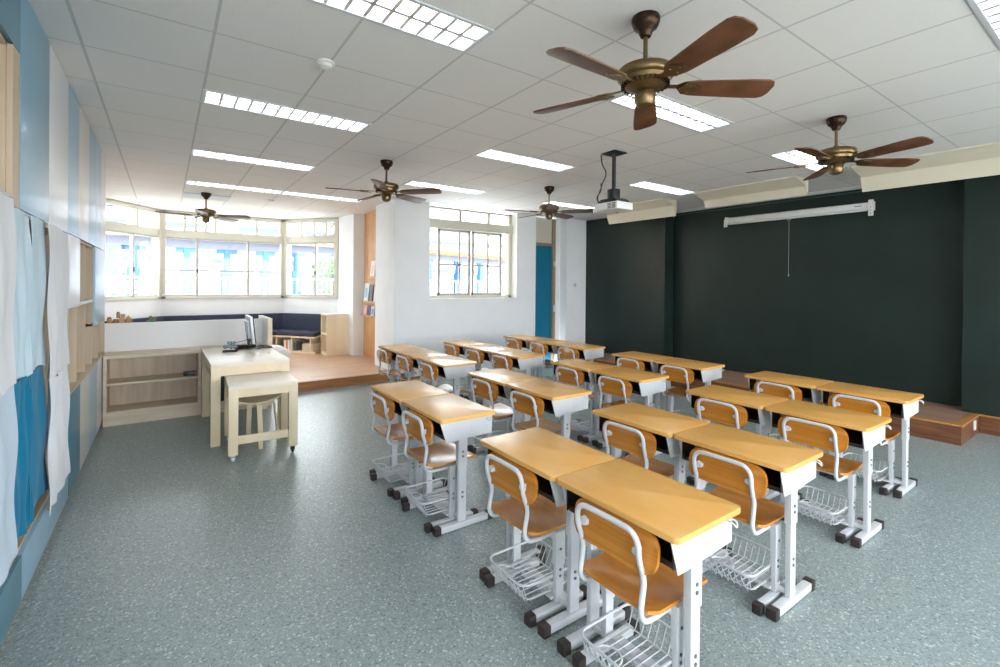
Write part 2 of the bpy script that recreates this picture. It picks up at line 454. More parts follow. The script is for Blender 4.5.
# back wall window (window_4)
root = empty('window_4', (3.62, 7.30, 1.30)); tag(root, kind='structure'); root['label'] = 'wide sliding window in the back wall'
f = MB(); W4 = 1.84
f.box(0, W4, -.03, .08, 0, .05, .004); f.box(0, W4, -.03, .08, 1.56, 1.60, .004)
f.box(0, .06, -.03, .08, 0, 1.6, .004); f.box(W4-.06, W4, -.03, .08, 0, 1.6, .004)
f.box(0, W4, -.06, .08, 1.22, 1.38, .004); f.build('window_frame', FRAME, root)
g = MB()
for x in (.72, 1.337): g.box(x-.02, x+.02, 0, .06, 1.38, 1.56, .003)
g.build('transom', FRAME_GREY, root)
for (a, b, mid, y) in ((.26, .93, .70, .0), (.98, 1.65, 1.337, .03)):
    s = MB()
    s.box(a, a+.045, y, y+.03, .05, 1.22, .003); s.box(b-.045, b, y, y+.03, .05, 1.22, .003)
    s.box(a, b, y, y+.03, .05, .09, .003); s.box(a, b, y, y+.03, 1.18, 1.22, .003)
    s.box(mid-.014, mid+.014, y+.005, y+.025, .09, 1.18); s.box(a, b, y+.005, y+.025, .58, .61)
    sash = s.build('sash', FRAME_GREY, root)
    q = MB(); q.box(a+.02, b-.02, y+.012, y+.016, .08, 1.19); q.build('pane', GLASS, sash)
q = MB(); q.box(.05, W4-.05, .02, .024, 1.37, 1.57); q.box(.05, .26, .05, .054, .05, 1.22); q.box(1.65, W4-.05, .05, .054, .05, 1.22); q.build('pane', GLASS, root)

# blue door in its recess
root = empty('door_1', (5.95, 7.25, 0)); tag(root, kind='structure'); root['label'] = 'teal blue door beside the back wall window'
m = MB(); m.box(0, .53, 0, .04, .01, 2.34, .004); d = m.build('door_leaf', SHUTTER, root)
m = MB(); m.box(0, .53, 0, .05, 2.34, 2.40); m.box(.53, .60, -.04, .08, 0, 2.90, .004); m.build('door_frame', TAN, root)
m = MB(); m.box(0, .53, .01, .03, 2.40, 2.9); m.build('transom_panel', FRAME, root)
m = MB(); m.box(.545, .585, -.055, -.04, 1.93, 2.03, .004); m.box(.545, .585, -.055, -.04, 1.0, 1.14, .004); m.build('lock', SILVER, root)
m = MB(); m.box(.60, .66, -.05, .1, 0, H, .003); m.build('jamb', WALL, root)

# ------------------------------------------------------------------ chalkboard wall
# the recess panel and the two pillar faces are one long green writing surface in three planes
def board(name, x, y0, y1, z0, z1, label, th=.05):
    root = empty(name, (x, (y0+y1)/2, z0)); tag(root, label, 'chalkboard')
    m = MB(); m.box(0, th, -(y1-y0)/2, (y1-y0)/2, 0, z1-z0); m.build('writing_surface', BOARD, root, smooth=0)
    return root
XP, XM = 7.2, 7.45
b = board('chalkboard', XM, 1.285, 5.08, .2, H-.06, 'wide dark green recessed chalkboard behind the pull-down projector screen')
m = MB(); m.box(-.012, 0, -1.90, 1.90, H-.30, H-.285); m.build('trim_strip', GREEN_DARK, b)
b = board('chalkboard', XP, 5.08, 6.985, .2, H-.012, 'dark green chalkboard panel at the far left, beside the white column', .24)
b = board('chalkboard', XP, YR+.3, 1.285, .2, H-.012, 'dark green chalkboard panel at the right end past the platform', .24)

# stage platform in front of the board
root = empty('stage_platform', (6.8, 4.0, 0)); tag(root, 'low brown wooden platform running along the foot of the chalkboard', 'platform')
x0, x1, y0, y1 = 6.43-6.8, 7.45-6.8, 1.145-4.0, 6.98-4.0
pm = MB(); pm.prism([(x0+.004, y0+.004), (XP-6.8-.003, y0+.004), (XP-6.8-.003, 1.285-4), (x1-.003, 1.285-4), (x1-.003, 5.08-4), (XP-6.8-.003, 5.08-4), (XP-6.8-.003, y1), (x0+.004, y1)], 'z', .0, .19)
pm.build('platform_box', BROWN_TRIM, root, smooth=0)
pm = MB(); pm.prism([(x0+.06, y0+.06), (XP-6.8-.003, y0+.06), (XP-6.8-.003, 1.285-4), (x1-.003, 1.285-4), (x1-.003, 5.08-4), (XP-6.8-.003, 5.08-4), (XP-6.8-.003, y1), (x0+.06, y1)], 'z', .186, .2)
pm.build('plank_top', PLANK_STAGE, root, smooth=0)
n = MB(); n.box(x0-.006, x0+.06, y0-.006, y1, .184, .202, .003); n.box(x0+.0605, XP-6.8-.003, y0-.006, y0+.06, .184, .202, .003)
n.build('nosing', NOSING, root)
root2 = empty('wall_socket', (6.97, 1.136, .118)); tag(root2, 'small white socket plate on the end of the stage platform', 'socket')
m = MB(); m.box(-.035, .035, -.0, .012, -.05, .05, .004); m.build('cover_plate', WHITEP, root2)
m = MB(); m.box(-.012, .012, -.004, .001, -.02, .02, .001); m.build('socket_insert', CREAM, root2)
m = MB(); m.box(XP-.012, XP, YR, 1.1445, 0, .185); s = struct(m.build('baseboard_right', BROWN_TRIM))
m = MB(); m.box(XP-.018, XP, YR, 1.1445, .185, .2); m.build('baseboard_cap', NOSING, s)
root2 = empty('light_switch', (6.90, 6.994, 1.55)); tag(root2, 'small grey light switch on the white column left of the chalkboard', 'switch')
m = MB(); m.box(-.035, .035, 0, .01, -.035, .035, .003); m.build('cover_plate', mat('grey_plate', srgb(190, 196, 200), .5), root2)

# valances (board lamp covers)
VAL = [(.55, 2.03, 0, 'cream lamp valance above the right end of the chalkboard'),
       (2.60, 3.96, .055, 'cream lamp valance above the middle of the chalkboard, over the screen'),
       (4.47, 5.84, 0, 'cream lamp valance above the left part of the chalkboard behind the projector')]
for i, (a, b_, up, lb) in enumerate(VAL):
    root = empty('lamp_valance', (6.55, (a+b_)/2, H)); tag(root, lb, 'valance', 'valances above the chalkboard')
    hh = (b_-a)/2
    m = MB()
    m.prism([(-.30, 0), (-.29, -.012), (-.03, -.075), (-.005, -.085), (-.005, -.07), (-.02, -.06), (-.27, 0)], 'y', -hh, hh); m.build('top_panel', CREAM, root, smooth=0)
    m = MB(); m.prism([(-.012, -.088), (.0, -.088), (.065, -.245+up), (.050, -.245+up)], 'y', -hh, hh); m.build('front_lip', CREAM, root, smooth=0)
    for sx in (-hh, hh-.01):
        m = MB(); m.prism([(-.29, -.002), (-.03, -.07), (-.005, -.085), (.055, -.24+up), (.07, -.20+up), (.07, -.002)], 'y', sx, sx+.01); m.build('end_plate', CREAM, root, smooth=0)
    m = MB(); m.prism([(.02, -.03), (.12, -.03), (.10, -.05), (.04, -.05)], 'y', -hh+.06, hh-.06); m.build('lamp_batten', WHITEP, root)
    m = MB(); m.tube([(.09, -hh+.1, -.065), (.09, hh-.1, -.065)], .010); m.build('lamp_tube', WHITEP, root)

# projector screen
root = empty('projector_screen', (XM-.07, 3.11, 2.60)); tag(root, 'white rolled-up projection screen hung across the chalkboard', 'projection screen')
m = MB(); m.prism([(-.045, -.03), (-.045, .03), (-.02, .05), (.02, .05), (.04, .03), (.04, -.03), (.02, -.045), (-.02, -.045)], 'y', -.93, .93, .004); m.build('housing', WHITEP, root)
m = MB(); m.box(-.03, -.005, -.90, .90, -.062, -.047, .004); m.build('bottom_bar', WHITEP, root)
for sy in (-.965, .93):
    m = MB(); m.box(-.05, .05, sy, sy+.035, -.055, .06, .004); m.box(-.055, -.045, sy-.01, sy+.045, -.13 if sy < 0 else -.10, .075 if sy < 0 else .02, .002)
    e = m.build('end_bracket', WHITEP, root)
    m = MB()
    for z in (-.10, -.06, -.02) if sy < 0 else (-.08,): m.lathe([(.006, 0), (.006, .003)], 8, M=Matrix.Translation((-.0552, sy+.0175, z)) @ Matrix.Rotation(-PI/2, 4, 'Y'))
    m.build('bracket_hole', BLACK, e)
m = MB(); m.box(-.047, -.0452, -.85, -.77, .002, .012); m.build('maker_mark', PHONEBLUE, root)
m = MB(); m.tube(smooth_path([(-.02, .0, -.06), (-.03, .0, -.08), (-.03, .045, -.08), (-.03, .045, -.065)]), .005); m.tube([(-.03, .02, -.08), (-.03, .02, -.86)], .0035, 6); m.lathe([(.0, 0), (.009, .004), (.009, .03), (0, .035)], 8, (-.03, .02, -.895)); m.build('pull_cord', mat('grey_cord', srgb(150, 156, 152), .6), root)
for y in (-.7, .7): pass

# ceiling projector
root = empty('ceiling_projector', (3.74, 3.25, H)); tag(root, 'white projector on a black ceiling pole with hanging cable', 'projector')
m = MB(); m.box(-.09, .09, -.09, .09, -.012, 0, .002); m.build('ceiling_plate', BLACK, root)
m = MB(); m.tube([(0, 0, -.01), (0, 0, -.40)], .02, 12); m.build('pole', BLACK, root)
m = MB(); m.lathe([(.06, 0), (.065, -.01), (.062, -.09), (.05, -.10)], 18, (0, 0, -.375)); m.box(-.09, .09, -.10, .10, -.50, -.475, .004)
for sx in (-1, 1):
    m.box(sx*.085-.01, sx*.085+.01, -.12, .12, -.515, -.49, .002)
m.build('mount', BLACK, root)
m = MB(); m.box(-.12, .12, -.15, .15, -.592, -.515, .016); bd = m.build('projector_body', WHITEP, root)
m = MB()
for k in range(2):
    for r_ in range(4): m.box(-.1215, -.119, -.125+k*.055, -.08+k*.055, -.582+r_*.015, -.574+r_*.015)
m.build('vent_grille', DARKGREY, bd)
m = MB(); m.lathe([(.04, 0), (.04, .02), (.032, .028), (0, .02)], 18, M=Matrix.Translation((.118, .07, -.555)) @ Matrix.Rotation(PI/2, 4, 'Y')); m.build('lens', BLACK, bd)
m = MB(); m.tube(smooth_path([(-.06, .12, -.005), (-.06, .11, -.1), (-.02, .07, -.2), (-.05, .11, -.3), (-.06, .13, -.38), (-.05, .18, -.44), (-.03, .17, -.5), (-.05, .1, -.53)]), .007, 6)
m.tube(smooth_path([(-.06, .12, -.3), (-.07, .10, -.38), (-.10, .15, -.45), (-.08, .1, -.52)]), .006, 6)
m.tube(smooth_path([(-.02, .15, -.52), (0, .2, -.49), (0, .24, -.50), (0, .22, -.55)]), .008, 6)
m.build('cable', BLACK, root)
m = MB(); m.box(-.05, .06, .151, .24, -.592, -.545, .012); m.build('side_unit', WHITEP, root)

# ------------------------------------------------------------------ ceiling fans
def make_fan():
    r = empty('ceiling_fan')
    m = MB(); m.lathe([(.0, 0), (.066, 0), (.07, -.012), (.068, -.03), (.058, -.055), (.036, -.072), (.033, -.082), (.026, -.098), (0, -.10)], 28); m.build('canopy', BRONZE_D, r)
    m = MB(); m.tube([(0, 0, -.09), (0, 0, -.25)], .011, 12); m.lathe([(.02, 0), (.022, -.02), (.03, -.035)], 16, (0, 0, -.225)); m.build('downrod', BRONZE, r)
    m = MB(); m.lathe([(0, 0), (.045, -.002), (.105, -.008), (.13, -.018), (.138, -.03), (.138, -.058), (.132, -.066), (.122, -.07), (.118, -.09), (.085, -.112), (.055, -.125), (0, -.125)], 36, (0, 0, -.245)); mo = m.build('motor_housing', BRONZE, r)
    m = MB()
    for k in range(30):
        M = Matrix.Rotation(2*PI*k/30, 4, 'Z'); m.box(.084, .118, -.004, .004, -.350, -.318, 0, M)
    m.build('cooling_fins', BRONZE_D, mo)
    m = MB(); m.lathe([(0, 0), (.045, 0), (.052, -.012), (.05, -.05), (.04, -.07), (.018, -.08), (0, -.082)], 24, (0, 0, -.372)); m.build('switch_cup', BRONZE, r)
    for k in range(5):
        a = 2*PI*k/5; M = Matrix.Rotation(a, 4, 'Z')
        T = M @ Matrix.Translation((0, 0, -.352)) @ Matrix.Rotation(math.radians(-13), 4, 'X')
        t = MB(); out = [(.20, -.045), (.24, -.056), (.50, -.070), (.595, -.070), (.622, -.058), (.635, -.03), (.635, .03), (.622, .058), (.595, .070), (.50, .070), (.24, .056), (.20, .045)]
        t.prism(out, 'z', -.004, .004, .0015, T); b = t.build('blade', BLADE, r)
        t = MB(); t.prism([(.09, -.012), (.16, -.012), (.19, -.036), (.235, -.042), (.27, -.02), (.285, 0), (.27, .02), (.235, .042), (.19, .036), (.16, .012), (.09, .012)], 'z', .0045, .010, 0, T)
        t.prism([(.19, -.036), (.235, -.042), (.27, -.02), (.285, 0), (.27, .02), (.235, .042), (.19, .036), (.16, .0)], 'z', -.010, -.0045, 0, T)
        for sx, sy in ((.215, -.022), (.215, .022), (.255, 0)):
            t.lathe([(.006, 0), (.005, -.004)], 8, M=T @ Matrix.Translation((sx, sy, -.010)))
        t.build('blade_iron', BRONZE, r)
    return r
fan = make_fan(); remember(fan)
FANS = [((1.97, 1.515), 37.4, 'bronze ceiling fan with dark wooden blades nearest the camera, largest in view'),
        ((4.37, 1.52), 37, 'bronze ceiling fan near the chalkboard valance, in front of the projector screen'),
        ((1.99, 4.96), 24, 'bronze ceiling fan hanging before the white pier, between wood display and back window'),
        ((4.34, 4.92), 18, 'bronze ceiling fan beyond the projector, before the teal blue door'),
        ((.497, 8.43), 44, 'small distant bronze ceiling fan in the window bay')]
for i, ((x, y), a, lb) in enumerate(FANS):
    o = fan if i == 0 else copy_tree(fan)
    o.location = (x, y, H); o.rotation_euler = (0, 0, math.radians(a)); tag(o, lb, 'ceiling fan', 'ceiling fans')

# ------------------------------------------------------------------ recessed louvre lights
def make_light():
    r = empty('ceiling_light')
    m = MB(); w, d_ = LW, LD
    for b in ((0, w, 0, .022), (0, w, d_-.022, d_), (0, .022, .022, d_-.022), (w-.022, w, .022, d_-.022)): m.box(b[0], b[1], b[2], b[3], -.006, .004)
    m.build('frame', WHITE_METAL, r)
    m = MB(); a0, a1, b0, b1 = .022, w-.022, .022, d_-.022
    m.box(a0, a1, b0, b1, .085, .09); m.box(a0-.004, a0, b0, b1, 0, .09); m.box(a1, a1+.004, b0, b1, 0, .09); m.box(a0, a1, b0-.004, b0, 0, .09); m.box(a0, a1, b1, b1+.004, 0, .09)
    m.build('reflector', REFLECT, r)
    for y in (d_*.3, d_*.7):
        m = MB(); m.tube([(.05, y, .055), (w-.05, y, .055)], .013, 10); m.build('lamp_tube', TUBE, r)
    m = MB(); n_ = 12
    m.prism([(d_/2-.012, .0), (d_/2+.012, .0), (d_/2+.003, .05), (d_/2-.003, .05)], 'x', a0, a1)
    for k in range(1, n_):
        x = a0+(a1-a0)*k/n_
        m.prism([(x-.010, .0), (x+.010, .0), (x+.002, .042), (x-.002, .042)], 'y', b0, b1)
    m.build('louvre', REFLECT, r)
    return r
lt = make_light(); remember(lt)
COLN = {.209: 'on the left', 2.633: 'in the middle', 5.057: 'near the chalkboard'}
ROWN = {.242: 'in the nearest row, at the top edge', 2.06: 'in the second row from the camera', 3.878: 'in the third row from the camera', 5.696: 'in the fourth row, before the back wall'}
for i, (x, y) in enumerate(lights):
    if (x, y) in ((.209, .242), (5.057, .242)): pass
    o = lt if i == 0 else copy_tree(lt)
    o.location = (x, y, H)
    if y < 7:
        lb = 'recessed louvred ceiling light %s, %s' % (COLN[x], ROWN[y])
    else:
        lb = 'recessed louvred ceiling light at the bay, %s of the abutting pair' % ('left' if x < 1 else 'right')
    tag(o, lb, 'ceiling light', 'recessed ceiling lights')

root = empty('smoke_detector', (.795, 2.964, H)); tag(root, 'white round smoke detector between the two left ceiling lights', 'detector')
m = MB(); m.lathe([(0, 0), (.05, 0), (.052, -.01), (.045, -.014), (0, -.014)], 24); m.build('base', WHITEP, root)
m = MB(); m.lathe([(0, -.014), (.036, -.014), (.036, -.03), (.02, -.04), (0, -.04)], 24); m.build('sensor', WHITEP, root)
root = empty('smoke_detector', (1.41, 8.476, H)); tag(root, 'small round smoke detector on the ceiling of the bay', 'detector')
m = MB(); m.lathe([(0, 0), (.05, 0), (.052, -.01), (.045, -.02), (0, -.03)], 20); m.build('base', mat('detector_grey', srgb(200, 202, 204), .5), root)
root = empty('access_hatch', (.53, 8.8, H)); tag(root, 'pale grey rectangular hatch in the ceiling behind the far fan', 'hatch')
m = MB(); m.box(-.31, .31, -.26, .26, -.008, 0, .002); m.build('hatch_panel', mat('hatch_grey', srgb(190, 194, 198), .6), root)

# ================================================================== SCHOOL DESKS AND CHAIRS
DW, DD, DH = .597, .415, .725     # width (Y), depth (X), height
def make_desk():
    """local origin: floor, under the middle of the student's edge; +X points to the chalkboard"""
    r = empty('school_desk')
    m = MB(); m.prism(rrect(0, DD, -DW/2, DW/2, .022, 4), 'z', DH-.024, DH, .006); m.build('desktop', LAMINATE, r)
    # pencil groove
    for s in (-1, 1):
        y = s*.240
        m = MB(); m.box(.155, .212, y-.0125, y+.0125, .045, .56, .004); m.box(.15, .217, y-.016, y+.016, .40, DH-.026, .004)
        lg = m.build('leg', WHITE_METAL, r)
        for z in (.20, .23, .46, .49):
            m = MB(); m.lathe([(.0075, 0), (.0075, .004), (.004, .005)], 8, M=Matrix.Translation((.183, y+s*(.0125 if z < .4 else .016), z)) @ Matrix.Rotation(-s*PI/2, 4, 'X'))
            m.build('bolt', BOLT, lg)
        m = MB(); m.box(.012, .39, y-.02, y+.02, .006, .044, .005); ft = m.build('foot', WHITE_METAL, r)
        for (a, b) in ((-.012, .03), (.375, .415)):
            m = MB(); m.box(a, b, y-.024, y+.024, 0, .05, .008); m.build('foot_cap', CAP, ft)
        m = MB(); m.prism([(.012, DH-.026), (.398, DH-.026), (.398, DH-.142), (.12, DH-.155), (.055, DH-.155)], 'y', s*.262, s*.266); sp = m.build('side_panel', WHITE_METAL, r)
        m = MB()
        for k in range(4):
            for q in range(9):
                x = .235+q*.016; z = DH-.055-k*.02
                m.box(x, x+.005, s*.2665-.0008, s*.2665+.0008, z, z+.012)
        m.build('vent_slots', mat('slot_grey', srgb(196, 200, 206), .6) if s < 0 and 'slot_grey' not in bpy.data.materials else bpy.data.materials['slot_grey'], sp)
    m = MB(); m.box(.05, .395, -.258, .258, DH-.140, DH-.134); m.box(.385, .395, -.258, .258, DH-.134, DH-.03); m.box(.05, .055, -.258, .258, DH-.134, DH-.120)
    m.box(.035, .395, -.260, -.256, DH-.134, DH-.03); m.box(.035, .395, .256, .260, DH-.134, DH-.03); m.build('book_tray', TRAY, r)
    m = MB(); m.box(.160, .205, -.233, .233, .052, .08, .004); m.build('crossbar', WHITE_METAL, r)
    m = MB(); m.tube(smooth_path([(.35, -.266, DH-.045), (.35, -.285, DH-.045), (.352, -.300, DH-.05), (.362, -.305, DH-.066), (.374, -.300, DH-.05), (.372, -.286, DH-.042), (.36, -.284, DH-.04)]), .003, 6); m.build('bag_hook', WHITE_METAL, r)
    return r
def make_chair():
    """same origin and heading as its desk; stands pushed in"""
    r = empty('school_chair')
    # seat: dished plywood with rolled front and raised back corner
    def seat(u, v):
        x = .018+.375*u; w = .182
        y = (v-.5)*2
        # rounded plan
        k = 1-.10*max(0, (abs(u-.5)*2)-.75)**1.2*4
        yy = y*w*k
        z = .400-.014*math.cos(PI*(u-.42)*1.2)*(1-.45*y*y)
        if u > .85: z -= (u-.85)**2*.9
        z += .006*y*y
        if u < .12: z += (.12-u)*.05
        return (x, yy, z)
    m = MB(); m.grid(16, 14, seat, -.012); m.build('seat', CHAIRWOOD, r, 50)
    # backrest, curved, outer rim a touch thicker
    def outline(t):
        P = rrect(-.20, .20, .540, .698, .062, 7); return P
    P = outline(0)
    m = MB(); bm = bmesh.new(); n = len(P); levels = [1, .93, .8, .55, .28]
    rings = []
    for L in levels:
        row = []
        for (y, z) in P:
            yy, zz = y*L, .619+(z-.619)*L
            x = .040-.014*(1-(yy/.20)**2)+(.619-zz)*-.12 + (.0025 if L < .95 else 0)
            row.append(bm.verts.new((x, yy, zz)))
        rings.append(row)
    for A, B in zip(rings, rings[1:]):
        for k in range(n): bm.faces.new([A[k], A[(k+1) % n], B[(k+1) % n], B[k]])
    bm.faces.new(rings[-1])
    bmesh.ops.recalc_face_normals(bm, faces=bm.faces[:]); bmesh.ops.solidify(bm, geom=bm.faces[:], thickness=.013)
    m._merge(bm); m.build('backrest', CHAIRWOOD, r, 50)
    # white steel back loop
    side = [(-.010, .672), (-.004, .60), (.020, .54), (.026, .505), (.012, .44), (.008, .405), (.028, .372), (.065, .364), (.19, .366)]
    def yy(z): return .146
    L = [(x, yy(z), z) for x, z in side]
    pts = [L[8], L[7], L[6], L[5], L[4], L[3], L[2], L[1], (-.010, .148, .662), (-.012, .122, .694), (-.012, .080, .698)]
    pts2 = [(x, -y, z) for x, y, z in pts]
    path = smooth_path(pts + pts2[::-1], 2)
    m = MB(); m.tube(path, .0105, 10); bf = m.build('back_frame', WHITE_METAL, r, 60)
    m = MB()
    for s in (-1, 1):
        m = MB(); m.prism([(s*.138, .603), (s*.138, .637), (s*.112, .627), (s*.112, .611)], 'x', .000, .024, .002)
        m.build('bracket', WHITE_METAL, bf)
    for s in (-1, 1):
        y = s*.168
        m = MB(); m.box(.178, .224, y-.011, y+.011, .045, .30, .003); m.box(.173, .229, y-.014, y+.014, .22, .383, .003); lg = m.build('leg', WHITE_METAL, r)
        for z in (.17, .20, .30):
            m = MB(); m.lathe([(.0065, 0), (.0065, .004), (.003, .005)], 8, M=Matrix.Translation((.201, y+s*(.011 if z < .22 else .014), z)) @ Matrix.Rotation(-s*PI/2, 4, 'X'))
            m.build('bolt', BOLT, lg)
        m = MB(); m.box(.03, .36, y-.018, y+.018, .006, .042, .005); ft = m.build('foot', WHITE_METAL, r)
        for (a, b) in ((.008, .05), (.35, .39)):
            m = MB(); m.box(a, b, y-.022, y+.022, 0, .048, .008); m.build('foot_cap', CAP, ft)
    m = MB(); m.box(.165, .235, -.158, .158, .055, .068, .003); m.build('crossbar', WHITE_METAL, r)
    m = MB(); m.box(.17, .23, -.155, .155, .345, .362, .003); m.build('seat_support', WHITE_METAL, r)
    # wire basket
    m = MB(); zr, zb = .165, .085
    rim = smooth_closed([(-.045, -.15, zr), (-.045, .15, zr), (.30, .15, zr), (.30, -.15, zr)], 3)
    # closed control polygon needs extra points to keep its corners
    rim = [(x, y, zr) for x, y in rrect(.0, .33, -.148, .148, .045, 5)]
    m.tube(rim, .0055, 6, closed=True)
    bot = [(x, y, zb) for x, y in rrect(.04, .29, -.135, .135, .03, 4)]
    m.tube(bot, .0035, 5, closed=True)
    for k in range(9):
        y = -.128+k*.032
        m.tube([(.0 if abs(y) < .11 else .015, y, zr), (.04, y, zb), (.29, y, zb), (.33 if abs(y) < .11 else .32, y, zr)], .0026, 5)
    for side_x, bx in ((.0, .04),):
        for k in range(9):
            y = -.128+k*.032
            m.tube([(side_x+.012, y, zr-.03), (bx, y+.016, zb-.012)], .0024, 5)
            m.tube([(bx, y+.016, zb-.012), (side_x+.012, y+.032, zr-.03)], .0024, 5) if k < 8 else None
    loop = [(-.002+.055*math.sin(a), .055*math.cos(a), zr+.0) for a in [PI*j/10 for j in range(11)]]
    m.tube([(p[0]+.005, p[1], p[2]) for p in loop], .004, 6)
    for s in (-1, 1): m.tube([(.20, s*.148, zr), (.20, s*.160, zr)], .006, 6)
    m.build('wire_basket', WHITE_METAL, r, 60)
    return r
desk0, chair0 = make_desk(), make_chair(); remember(desk0); remember(chair0)
RX = {1: 1.383, 2: 2.332, 3: 3.405, 4: 4.455}
ROW = {1: 'row farthest from chalkboard', 2: 'third row from chalkboard', 3: 'second row from chalkboard', 4: 'front row by chalkboard'}
BLK = {1: 'near block', 2: 'middle block', 3: 'far block'}
# (block,row): y of the near end, number of desks, x offset
SETS = {(1, 1): (.915, 2, .0), (1, 2): (.990, 2, -.005), (1, 3): (1.0, 2, -.01), (1, 4): (1.075, 2, -.01),
        (2, 1): (2.525, 2, -.015), (2, 2): (2.58, 2, .0), (2, 3): (2.63, 2, .0), (2, 4): (2.675, 2, -.01),
        (3, 2): (4.215, 3, -.02), (3, 3): (4.23, 3, -.12), (3, 4): (4.34, 3, .0)}
first = True
CHY = {(1, 1, 0): -.018, (1, 1, 1): .016, (1, 2, 0): -.014}   # chairs pushed a little off centre
rnd = random.Random(3)
for (bk, rw), (y0, n, dx) in sorted(SETS.items()):
    for k in range(n):
        yc = y0+DW/2+k*(DW+.006)
        pos = {2: ('right-hand desk', 'left-hand desk'), 3: ('right-hand desk', 'middle desk', 'left-hand desk')}[n][k]
        dsk = desk0 if first else copy_tree(desk0)
        ch = chair0 if first else copy_tree(chair0)
        first = False
        j = rnd.uniform
        dsk.location = (RX[rw]+dx+j(-.006, .006), yc, 0); dsk.rotation_euler = (0, 0, math.radians(j(-.35, .35)))
        ch.location = (RX[rw]+dx-.040+(.018 if (bk, rw, k) == (1, 1, 0) else 0)+j(-.008, .008), yc+CHY.get((bk, rw, k), j(-.008, .008)), 0); ch.rotation_euler = (0, 0, math.radians(j(-1.0, 1.0)))
        tag(dsk, 'yellow-topped school desk, %s one in %s, %s' % (pos.replace(' desk', ''), ROW[rw], BLK[bk]), 'desk', 'school desks in the %s' % BLK[bk])
        tag(ch, 'plywood chair at %s, %s, %s' % (pos, ROW[rw], BLK[bk]), 'chair', 'school chairs in the %s' % BLK[bk])

# ================================================================== CABINET WALL ON THE LEFT
XF = -.545
CABL = {}
def cab(label, y0, y1, z0, z1):
    r = empty('storage_cabinet', (XF, (y0+y1)/2, z0)); tag(r, label, 'cabinet', 'storage cabinets of the left wall')
    return r
def shell(root, y0, y1, z0, z1, depth=.33, dividers=(), shelves=(), mt=BEIGE, th=.018):
    cy = root.location.y; cz = root.location.z
    a, b, c, d = y0-cy+.001, y1-cy-.001, z0-cz, z1-cz
    m = MB()
    m.box(-depth, -depth+.01, a, b, c, d); m.box(-depth, 0, a, a+th, c, d); m.box(-depth, 0, b-th, b, c, d)
    m.box(-depth, 0, a, b, c, c+th); m.box(-depth, 0, a, b, d-th, d)
    for y in dividers: m.box(-depth, -.004, y-cy-th/2, y-cy+th/2, c, d)
    m.build('carcass', mt, root, smooth=0)
    for z in shelves:
        q = MB(); q.box(-depth, .004, a+th, b-th, z-cz-.012, z-cz+.012); q.build('shelf', D_WHITE, root, smooth=0)
def door(root, y0, y1, z0, z1, mt, lab=None):
    cy = root.location.y; cz = root.location.z
    m = MB(); m.box(.001, .019, y0-cy+.0015, y1-cy-.0015, z0-cz+.0015, z1-cz-.0015, .0012)
    o = m.build('door', mt, root)
    if lab: o['label'] = lab
    return o
XFd = XF
XF = XF-.019     # carcass plane, doors end at -.545
TOP = H-.004
# lower doors below the curtains
c = cab('low teal cabinet under the curtain at the left edge', 1.7, 3.077, .055, .272); shell(c, 1.7, 3.077, .055, .272); door(c, 1.7, 3.077, .055, .272, D_TEAL)
c = cab('low pale blue cabinet under the deep blue curtain', 3.077, 4.36, .055, .272); shell(c, 3.077, 4.36, .055, .272); door(c, 3.077, 4.36, .055, .272, D_SKY)
# curtain niche
c = cab('open beige niche behind the curtains', 1.7, 4.28, .272, 1.88); shell(c, 1.7, 4.28, .272, 1.88, .33, (3.0,), ())
# upper niche at the left edge
c = cab('open beige upper niche with teal door above at the left edge', 1.7, 3.0, 1.882, TOP)
shell(c, 1.7, 2.87, 1.882, 2.58, .33); door(c, 1.7, 2.99, 2.582, TOP, D_TEAL)
m = MB(); m.box(-.33, .019, 2.872-2.35, 2.99-2.35, 0, .695); m.build('side_board', BEIGE, c, smooth=0)
c = cab('tall upper cabinet with one blue and one white door above the curtains', 3.0, 4.28, 1.882, TOP)
shell(c, 3.0, 4.28, 1.882, TOP); door(c, 3.002, 3.65, 1.882, TOP, D_BLUE); door(c, 3.65, 4.28, 1.882, TOP, D_WHITE)
# upper cabinets beyond
c = cab('tall upper cabinet with light blue door and white panel below', 4.28, 4.855, 1.36, TOP)
shell(c, 4.28, 4.855, 1.36, TOP); door(c, 4.28, 4.774, 1.882, TOP, D_SKY); door(c, 4.774, 4.855, 1.882, TOP, D_CREAM); door(c, 4.28, 4.855, 1.36, 1.88, D_WHITE)
c = cab('upper cabinet with cream, blue and whitish doors reaching the far corner', 4.857, 6.72, 1.882, TOP)
shell(c, 4.857, 6.72, 1.882, TOP, dividers=(5.342, 5.83)); door(c, 4.857, 5.342, 1.882, TOP, D_CREAM); door(c, 5.342, 5.83, 1.882, TOP, D_SKY); door(c, 5.83, 6.28, 1.882, TOP, D_LIGHT); door(c, 6.28, 6.72, 1.882, TOP, D_WHITE)
c = cab('open beige cubbies with a white shelf in the left wall', 4.857, 5.82, 1.36, 1.88)
shell(c, 4.857, 5.82, 1.36, 1.88, .33, (5.34,), (1.372,))
c = cab('small whitish cupboard door beside the open cubbies', 5.822, 6.72, 1.13, 1.88)
shell(c, 5.822, 6.72, 1.13, 1.88); door(c, 5.822, 6.62, 1.13, 1.88, D_LIGHT); door(c, 6.62, 6.72, 1.13, 1.88, D_WHITE)
c = cab('open beige recess above the lower cabinets of the left wall', 4.36, 6.72, .752, 1.358)
cz = .752; cy = (4.36+6.72)/2
m = MB(); m.box(-.33, -.32, 4.362-cy, 6.718-cy, 0, .375); m.box(-.33, -.32, 4.362-cy, 5.82-cy, .375, .604)
m.box(-.33, .015, 4.362-cy, 4.38-cy, 0, .604); m.box(-.33, .015, 6.70-cy, 6.718-cy, 0, .374); m.box(-.33, .019, 4.38-cy, 6.70-cy, 0, .02)
